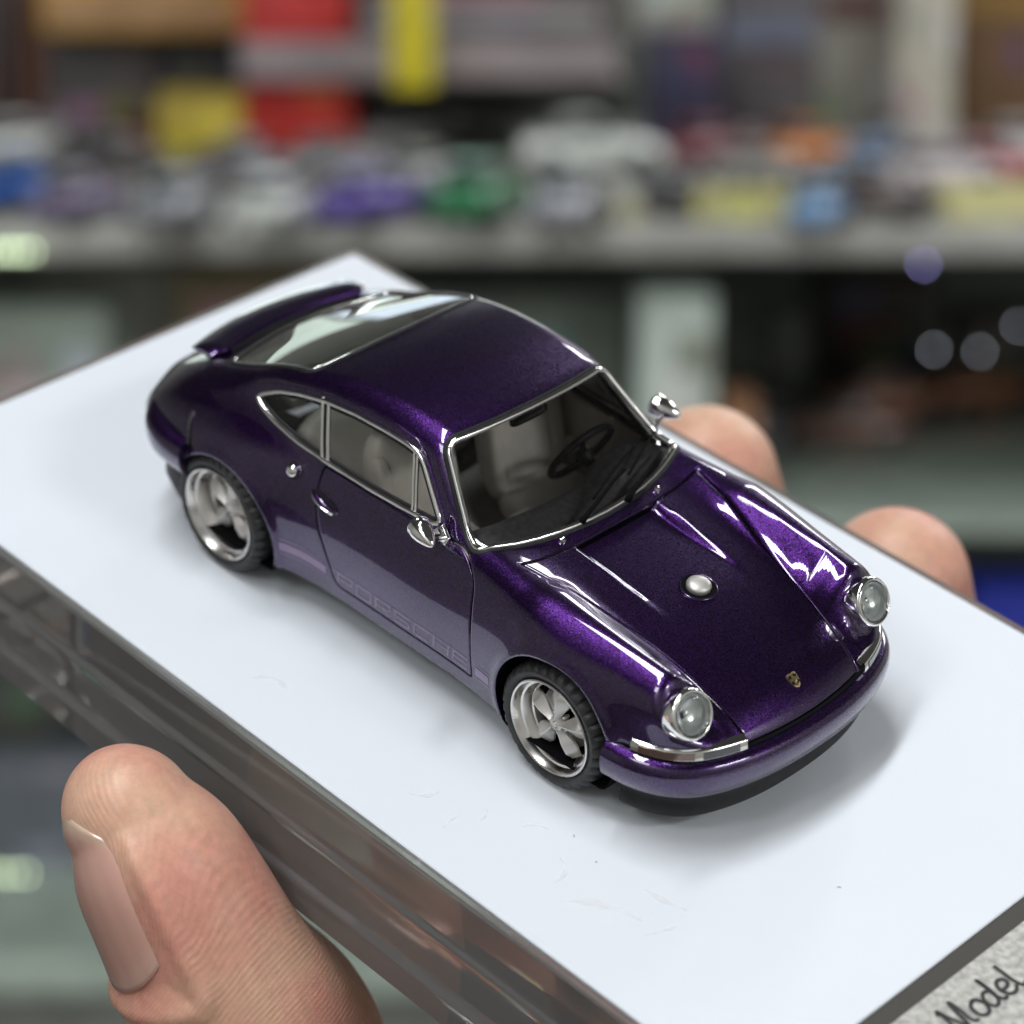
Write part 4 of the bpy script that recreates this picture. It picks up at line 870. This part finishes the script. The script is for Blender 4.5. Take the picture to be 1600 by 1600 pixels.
# ---------------------------------------------------------------- the shop: room, display cabinet, things on its shelves (world metres)
def at(u, v, Y):
    """world point where the view line through picture place (u, v) meets the vertical plane at distance Y"""
    d = Wm.T @ np.array([(u-800)/F_PX, (v-800)/F_PX, 1]); return CAM_W+d*(Y/d[1])
def plainmat(name, col, rough=.6, metal=0, coat=0): return vary(pbr(name, col, rough, metal, coat=coat), tuple(c*.85 for c in col), tuple(min(1, c*1.12) for c in col), 40, bump=.1, bdist=.0005)
M['wall'] = plainmat('painted_wall', (.62, .61, .58)); M['ceil'] = plainmat('ceiling_tile', (.13, .13, .13)); M['floor'] = plainmat('floor_tile', (.16, .15, .14), .4)
for nm, args in (('floor', (0, .3, -.02, 5.4, 4.4, .04)), ('ceiling', (0, .3, 2.80, 5.4, 4.4, .06)), ('wall', (0, 2.5, 1.375, 5.4, .06, 2.74)), ('wall', (0, -1.9, 1.375, 5.4, .06, 2.74)), ('wall', (-2.7, .3, 1.375, .06, 4.34, 2.74)), ('wall', (2.7, .3, 1.375, .06, 4.34, 2.74))):
    MB().add(*box(*args)).build(nm, M[dict(floor='floor', ceiling='ceil', wall='wall')[nm]], smooth=False, kind='structure')
# cabinet
YB = 1.10
cab = empty('display_cabinet', Matrix.Identity(4), label='long glass display cabinet with three shelves behind the hand', cat='cabinet')
M['shelf'] = plainmat('grey_shelf_board', (.46, .46, .43), .3); M['greenglass'] = plainmat('pale_green_glass_shelf', (.46, .55, .48), .12, coat=1); M['cabdark'] = plainmat('dark_cabinet_back', (.17, .18, .16), .5)
ZA_, ZB_, ZC_ = at(0, 352, YB)[2], at(0, 828, YB)[2], at(0, 1500, YB)[2]
def cb(nm, mat, x0, x1, y0, y1, z0, z1, bev=.002, par=cab): return MB().add(*box((x0+x1)/2, (y0+y1)/2, (z0+z1)/2, x1-x0, y1-y0, z1-z0)).build(nm, mat, par, bevel=bev)
cb('shelf_board', M['shelf'], -.8, .8, YB, 1.62, ZA_-.0135, ZA_)
cb('glass_shelf', M['greenglass'], -.8, .8, YB+.02, 1.50, ZB_-.008, ZB_)
cb('glass_shelf', M['greenglass'], -.8, .8, YB+.0, 1.50, ZC_-.018, ZC_)
cb('back_panel', M['cabdark'], -.82, .82, 1.63, 1.65, .3, 1.45)
cb('side_panel', M['cabdark'], -.84, -.81, YB-.02, 1.65, .3, 1.45); cb('side_panel', M['cabdark'], .81, .84, YB-.02, 1.65, .3, 1.45)
cb('plinth', M['cabdark'], -.8, .8, YB+.01, 1.60, .3, ZC_-.020)
# little cars
M['toyglass'] = pbr('dark_toy_window', (.015, .016, .018), .08, coat=1); M['toytyre'] = pbr('toy_tyre', (.02, .02, .02), .6)
def toy_proto():
    r = empty('toy_car'); L_ = 1.0
    st = [(-.50, .17, .12, .20), (-.485, .20, .08, .25), (-.40, .215, .06, .285), (-.15, .22, .055, .30), (.15, .22, .055, .29), (.35, .21, .06, .255), (.47, .19, .08, .21), (.50, .16, .11, .17)]
    def sec(x, w, z0, z1, n=20):
        o = []
        for k in range(n):
            a = 2*PI*k/n; c, s = math.cos(a), math.sin(a); o.append((x, w*math.copysign(abs(c)**.55, c), (z0+z1)/2+(z1-z0)/2*math.copysign(abs(s)**.55, s)))
        return o
    v, f = loft([sec(*q) for q in st], True); MB().add(v, f).build('body', M['toyglass'], r, angle=50)
    v, f = loft([sec(*q) for q in [(-.36, .17, .24, .28), (-.26, .18, .24, .38), (-.12, .175, .24, .41), (.04, .17, .24, .40), (.20, .165, .24, .28)]], True); MB().add(v, f).build('window_band', M['toyglass'], r, angle=50)
    v, f = loft([sec(*q) for q in [(-.27, .155, .385, .395), (-.22, .168, .375, .412), (-.08, .166, .38, .428), (.03, .155, .38, .415), (.06, .14, .39, .40)]], True); MB().add(v, f).build('roof', M['toyglass'], r, angle=50)
    v, f = lathe([(-.035, .0005), (-.035, .055), (-.03, .085), (.0, .095), (.035, .085), (.04, .06)], 18)
    for x in (-.30, .30):
        for s in (-1, 1): MB().add([(x+a, s*.20+(b if s < 0 else -b), .095+c) for a, b, c in v], f).build('wheel', M['toytyre'], r)
    return r
proto_toy = [toy_proto(), True]
def toy(u, v, Y, length, rz, col, label, metal=.2, group='toy cars standing on the cabinet shelf'):
    p = at(u, v, Y)
    if proto_toy[1]: r = proto_toy[0]; proto_toy[1] = False
    else: r = copy_tree(proto_toy[0], None)
    r.location = p; r.rotation_euler = (0, 0, rz); r.scale = (length,)*3
    m = bpy.data.materials.get('toy_paint_%02x%02x%02x' % tuple(int(255*c) for c in col)) or pbr('toy_paint_%02x%02x%02x' % tuple(int(255*c) for c in col), col, .3, metal, coat=1)
    for ch in r.children:
        if ch.name.split('.')[0] in ('body', 'roof'):
            ch.material_slots[0].link = 'OBJECT'; ch.material_slots[0].material = m
    setp(r, label=label, cat='toy car', group=group); return r
def yz(v, z):                                       # distance at which the view line through row v meets height z
    d = Wm.T @ np.array([0, (v-800)/F_PX, 1]); return (z-CAM_W[2])/d[2]*d[1]
WHT, SIL, PUR, GRN, RED, ORG, BLU, LBL, BLK, YEL, BRN, PNK = (.80, .84, .80), (.50, .52, .58), (.10, .04, .42), (.03, .26, .10), (.22, .015, .035), (.70, .22, .02), (.03, .16, .62), (.30, .52, .85), (.02, .02, .022), (.62, .45, .05), (.30, .10, .06), (.55, .45, .46)
G = 'toy cars standing on the cabinet shelf'
def onA(u, v, ln, rz, col, label, **k): toy(u, v, yz(v, ZA_), ln, rz, col, label, **k)
onA(925, 272, .072, .06, WHT, 'long white toy car in the second row of the shelf')
onA(755, 345, .064, 1.2, GRN, 'green toy car in the front row between purple and silver ones')
onA(585, 348, .055, .9, PUR, 'bright purple toy car in the front row left of the green one')
onA(432, 358, .056, 1.25, WHT, 'white toy car seen end on in the front row')
onA(283, 350, .054, 1.3, SIL, 'silver toy car seen end on near the front row left end', metal=.6)
onA(132, 345, .054, 1.1, (.22, .17, .30), 'dull lilac toy car in the front row beside the blue one')
onA(45, 330, .060, .7, BLU, 'bright blue toy car at the left end of the shelf')
onA(895, 352, .056, 1.3, SIL, 'silver toy car below the long white one', metal=.6)
onA(1048, 330, .052, 1.4, BLK, 'black toy car right of the silver front row car')
onA(1108, 262, .058, .8, RED, 'dark red toy car behind the black one')
onA(1272, 265, .058, .3, ORG, 'orange toy car in the second row by the pale blue ones')
onA(1285, 352, .046, 1.2, LBL, 'light blue toy car standing between two yellow trays')
onA(1370, 285, .050, .4, LBL, 'pale blue toy car beside the orange one')
onA(1470, 300, .058, .2, (.62, .56, .58), 'pinkish white toy car in the right hand second row')
onA(1545, 292, .054, .4, (.55, .06, .08), 'red toy car at the right end of the shelf')
onA(1530, 218, .060, .15, LBL, 'light blue toy car raised behind the red one')
onA(390, 285, .054, 1.2, SIL, 'grey toy car behind the white end on one', metal=.6)
onA(520, 285, .054, .5, (.28, .28, .30), 'mid grey toy car behind the purple one')
onA(545, 200, .060, .1, (.34, .36, .34), 'pale grey toy car low before the red box')
onA(700, 230, .064, .2, (.10, .10, .105), 'charcoal toy car behind the green one')
onA(165, 275, .062, .3, (.05, .045, .045), 'near black toy car in the second row behind the lilac one')
onA(30, 262, .062, .9, WHT, 'white toy car behind the bright blue one')
onA(1350, 345, .060, .15, (.05, .025, .02), 'dark brown toy car behind the pale blue one')
onA(180, 215, .058, .2, BRN, 'rusty red toy car far back on the left')
for u, v, ln, rz, col, label in ((110, 228, .058, .3, (.30, .29, .30), 'ash grey toy car in the third row on the left'), (235, 250, .058, .8, (.34, .16, .10), 'terracotta toy car in the third row near the mustard box'), (455, 252, .056, .2, (.16, .17, .18), 'graphite toy car in the third row under the red box'), (620, 246, .058, 1.0, (.40, .42, .42), 'light grey toy car in the third row under the yellow strip'), (850, 236, .060, .2, (.14, .15, .15), 'slate toy car in the third row behind the long white one'), (1180, 246, .056, .7, (.10, .06, .07), 'maroon black toy car in the third row near the grey box'), (1320, 222, .058, .3, (.60, .42, .06), 'amber toy car in the third row behind the orange one'), (1430, 240, .056, .5, (.36, .40, .50), 'steel blue toy car in the third row before the cream post'), (1600, 262, .058, .3, (.66, .62, .62), 'off white toy car cut by the right picture edge'), (350, 300, .050, .4, (.09, .08, .09), 'sooty toy car between the two silver grey ones'), (665, 300, .050, .9, (.36, .37, .38), 'dove grey toy car between the purple and green ones'), (1185, 292, .050, .5, (.34, .33, .31), 'pewter toy car behind the first yellow tray')):
    onA(u, v, ln, rz, col, label)
# boxes and trays on the shelf
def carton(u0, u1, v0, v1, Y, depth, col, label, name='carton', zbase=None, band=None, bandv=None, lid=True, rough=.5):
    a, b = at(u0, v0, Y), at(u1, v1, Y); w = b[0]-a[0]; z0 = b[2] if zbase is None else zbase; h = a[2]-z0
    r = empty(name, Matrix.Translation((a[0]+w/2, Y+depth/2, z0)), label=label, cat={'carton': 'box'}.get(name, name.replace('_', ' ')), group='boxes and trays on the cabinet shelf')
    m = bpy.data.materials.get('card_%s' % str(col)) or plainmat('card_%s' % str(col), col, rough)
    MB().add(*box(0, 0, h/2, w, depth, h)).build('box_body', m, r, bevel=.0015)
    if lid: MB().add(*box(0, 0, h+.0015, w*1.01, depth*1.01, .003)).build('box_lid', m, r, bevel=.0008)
    rb = random.Random(label)
    if depth > .035 and w > .012:                    # blurred print: a few plain panels on the face, no letters
        for q in range(rb.randint(3, 6)):
            pw_, ph_ = w*rb.uniform(.12, .5), min(h*.5, rb.uniform(.004, .022)); px_, pz_ = rb.uniform(-.5, .5)*(w-pw_), rb.uniform(.0, 1)*(h-ph_)+ph_/2; k_ = rb.uniform(.35, 1.9); t_ = [rb.uniform(.75, 1.3) for _ in range(3)]
            c_ = tuple(round(min(.8, max(.01, c*k_*t+(.10 if rb.random() < .3 else 0))), 2) for c, t in zip(col, t_))
            MB().add(*box(px_, -depth/2-.0004-.00012*q, pz_, pw_, .0007, ph_)).build('print_panel', bpy.data.materials.get('print_%s' % str(c_)) or pbr('print_%s' % str(c_), c_, .4), r, smooth=False)
    if band:
        bm_ = plainmat('print_%s' % str(band), band, .4); z_0, z_1 = at(0, bandv[1], Y)[2]-z0, at(0, bandv[0], Y)[2]-z0
        MB().add(*box(0, -depth/2-.0006, (z_0+z_1)/2, w*.92, .001, z_1-z_0)).build('box_label', bm_, r, smooth=False)
    return r
carton(378, 548, -60, 240, 1.36, .06, (.62, .035, .03), 'tall bright red box standing behind the cars', zbase=ZA_)
carton(555, 955, -60, 52, 1.37, .08, (.10, .075, .072), 'wide dark brown box with a pale printed band on top', band=(.42, .40, .42), bandv=(8, 40))
cb('upper_rail', plainmat('grey_pink_rail', (.34, .29, .30), .5), at(372, 0, 1.34)[0], at(965, 0, 1.34)[0], 1.34, 1.35, at(0, 128, 1.34)[2], at(0, 64, 1.34)[2])
cb('rail_shelf', M['shelf'], at(372, 0, 1.352)[0], at(975, 0, 1.352)[0], 1.352, 1.62, at(0, 128, 1.352)[2], at(0, 118, 1.352)[2])
carton(608, 678, -70, 140, 1.30, .006, (.78, .66, .03), 'yellow hanging strip in front of the grey rail', name='hanging_strip', lid=False)
carton(60, 372, -60, 52, 1.42, .08, (.62, .36, .05), 'orange yellow box lying along the top left', band=(.50, .30, .16), bandv=(-10, 40))
carton(70, 250, 56, 190, 1.45, .05, (.10, .085, .085), 'dark grey brown box under the orange one', zbase=ZA_)
carton(255, 372, 56, 200, 1.45, .05, (.055, .06, .068), 'slate coloured box left of the red one', zbase=ZA_)
carton(-80, 30, -60, 240, 1.44, .05, (.05, .032, .028), 'dark brown box at the upper left edge', zbase=ZA_)
carton(32, 68, -60, 240, 1.46, .05, (.26, .12, .08), 'narrow rust coloured box beside the dark brown one', zbase=ZA_)
carton(245, 380, 158, 258, 1.36, .05, (.58, .44, .06), 'mustard yellow box low in the second row', zbase=ZA_)
carton(1015, 1125, 60, 240, 1.40, .05, (.045, .04, .085), 'dark navy box standing right of the rail', zbase=ZA_)
carton(985, 1115, -60, 55, 1.42, .05, (.44, .44, .41), 'pale grey box above the navy one')
carton(1128, 1275, -60, 232, 1.44, .06, (.13, .115, .12), 'grey box with a blue grey label near the pillar', zbase=ZA_, band=(.20, .22, .30), bandv=(20, 70))
carton(1282, 1400, -60, 232, 1.44, .06, (.30, .29, .25), 'stone grey box left of the cream post', zbase=ZA_, band=(.13, .05, .05), bandv=(-10, 30))
carton(1408, 1488, -80, 235, 1.40, .05, (.60, .57, .48), 'cream post standing at the right of the shelf', name='post', zbase=ZA_, lid=False)
carton(1492, 1680, -60, 175, 1.45, .06, (.15, .08, .035), 'brown box at the upper right edge', zbase=ZA_, band=(.28, .16, .04), bandv=(-20, 30))
carton(1085, 1262, 312, 372, YB+.02, .05, (.50, .47, .16), 'low yellow tray at the front edge of the shelf', name='tray', lid=False)
carton(1480, 1690, 305, 378, YB+.02, .05, (.66, .62, .28), 'bright yellow tray at the right front edge of the shelf', name='tray', lid=False)
carton(955, 1005, 320, 376, YB+.02, .03, (.42, .40, .22), 'small dull yellow block on the front edge', name='block', lid=False)
# things on the glass shelf below
def onB(u0, u1, v0, v1, Y, dp, col, label, name='carton', **k): return carton(u0, u1, v0, v1, 1.13+(Y-1.26)*.5, dp, col, label, name, zbase=ZB_, **k)
onB(1000, 1125, 470, 0, 1.26, .05, (.62, .72, .66), 'pale green carton on the glass shelf below')
onB(1135, 1200, 640, 0, 1.22, .04, (.34, .17, .09), 'low brown carton beside the pale green one')
onB(1205, 1270, 500, 0, 1.80, .04, (.24, .25, .24), 'narrow grey carton beside the brown one')
onB(640, 985, 475, 0, 1.38, .06, (.24, .27, .24), 'wide dark grey green carton behind the coupe roof')
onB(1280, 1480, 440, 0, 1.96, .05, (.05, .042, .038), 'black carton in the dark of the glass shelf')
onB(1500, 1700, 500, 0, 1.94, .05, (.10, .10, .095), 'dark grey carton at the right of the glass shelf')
onB(270, 520, 430, 0, 1.36, .06, (.24, .20, .12), 'olive brown carton behind the base corner')
onB(60, 262, 425, 0, 1.40, .06, (.32, .32, .29), 'stone grey carton left of the olive brown one')
onB(-60, 150, 490, 0, 1.28, .05, (.32, .38, .33), 'pale sage carton at the left edge')
for u, v, ln, rz, col, lb in ((1385, 655, .066, .3, (.34, .12, .06), 'dark rust toy car on the glass shelf'), (1530, 640, .064, .5, (.46, .19, .10), 'copper brown toy car at the right of the glass shelf'), (1210, 690, .05, 1.2, (.30, .30, .33), 'grey toy car on the glass shelf beside the cartons'), (1330, 700, .06, .1, (.16, .07, .045), 'dark chocolate toy car on the front of the glass shelf')):
    toy(u, v, yz(v, ZB_), ln, rz, col, lb, group='toy cars on the glass shelf below')
# lower shelf, seen under the base
def onC(u0, u1, v0, Y, dp, col, label, name='carton', **k): return carton(u0, u1, v0, 0, Y, dp, col, label, name, zbase=ZC_, **k)
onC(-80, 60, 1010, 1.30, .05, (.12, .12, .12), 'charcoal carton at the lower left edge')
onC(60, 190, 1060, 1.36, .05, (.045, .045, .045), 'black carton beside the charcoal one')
onC(-60, 160, 1190, 1.22, .04, (.15, .165, .19), 'blue grey carton low at the left')
onC(170, 330, 1150, 1.30, .04, (.28, .32, .28), 'pale grey green carton behind the thumb')
onC(350, 560, 1230, 1.34, .05, (.20, .24, .21), 'sage carton behind the clear base edge')
onC(1520, 1700, 925, 1.16, .04, (.012, .03, .42), 'deep blue carton at the right edge below the shelf')
onC(1440, 1520, 850, 1.40, .05, (.02, .02, .02), 'black carton beside the deep blue one')

# glints on the glass edges, built as glowing beads on made-up wires
M['led'] = pbr('pale_green_glint', (.8, .9, .7), .4, emit=(.80, 1.0, .62), es=6); M['glint_white'] = pbr('tiny_white_glint', (.8, .8, .9), .4, emit=(.80, .86, 1.0), es=5); M['glint_violet'] = pbr('tiny_violet_glint', (.6, .5, .9), .4, emit=(.45, .42, 1.0), es=12)
def glint_row(name, pts, r, mat, label, cat='lamp string'):
    t = empty(name, Matrix.Translation(pts[0]), label=label, cat=cat); P = np.array(pts)-np.array(pts[0])
    v, f = sweep(rsm(P, .004), np.tile([0, -1., .2], (len(rsm(P, .004)), 1)), circ(.0008, 6)); MB().add(v, f).build('glint_wire', M['black'], t)
    sp_ = lathe([(-1, .001), (-.7, .7), (0, 1), (.7, .7), (1, .001)], 10)
    for p, m in zip(P, mat): MB().add([(x*r+p[0], y*r+p[1]-.002, z*r+p[2]) for x, y, z in sp_[0]], sp_[1]).build('bulb_or_glint', m, t)
glint_row('glint_row', [at(u, 392, YB-.004) for u in range(-60, 66, 18)], .0013, [M['led']]*8, 'row of glowing beads for pale green glints along the left end of the shelf edge')
glint_row('glint_row', [at(u, 1362, YB-.004) for u in range(-60, 52, 20)], .0012, [M['led']]*8, 'row of glowing beads for pale green glints on the lower shelf edge behind the thumb')
glint_row('glint_row', [at(*q, 1.12) for q in ((1442, 412), (1458, 545), (1530, 548), (1590, 508))], .0008, [M['glint_violet']]+[M['glint_white']]*3, 'glowing beads for tiny white and violet glints at the right of the cabinet')
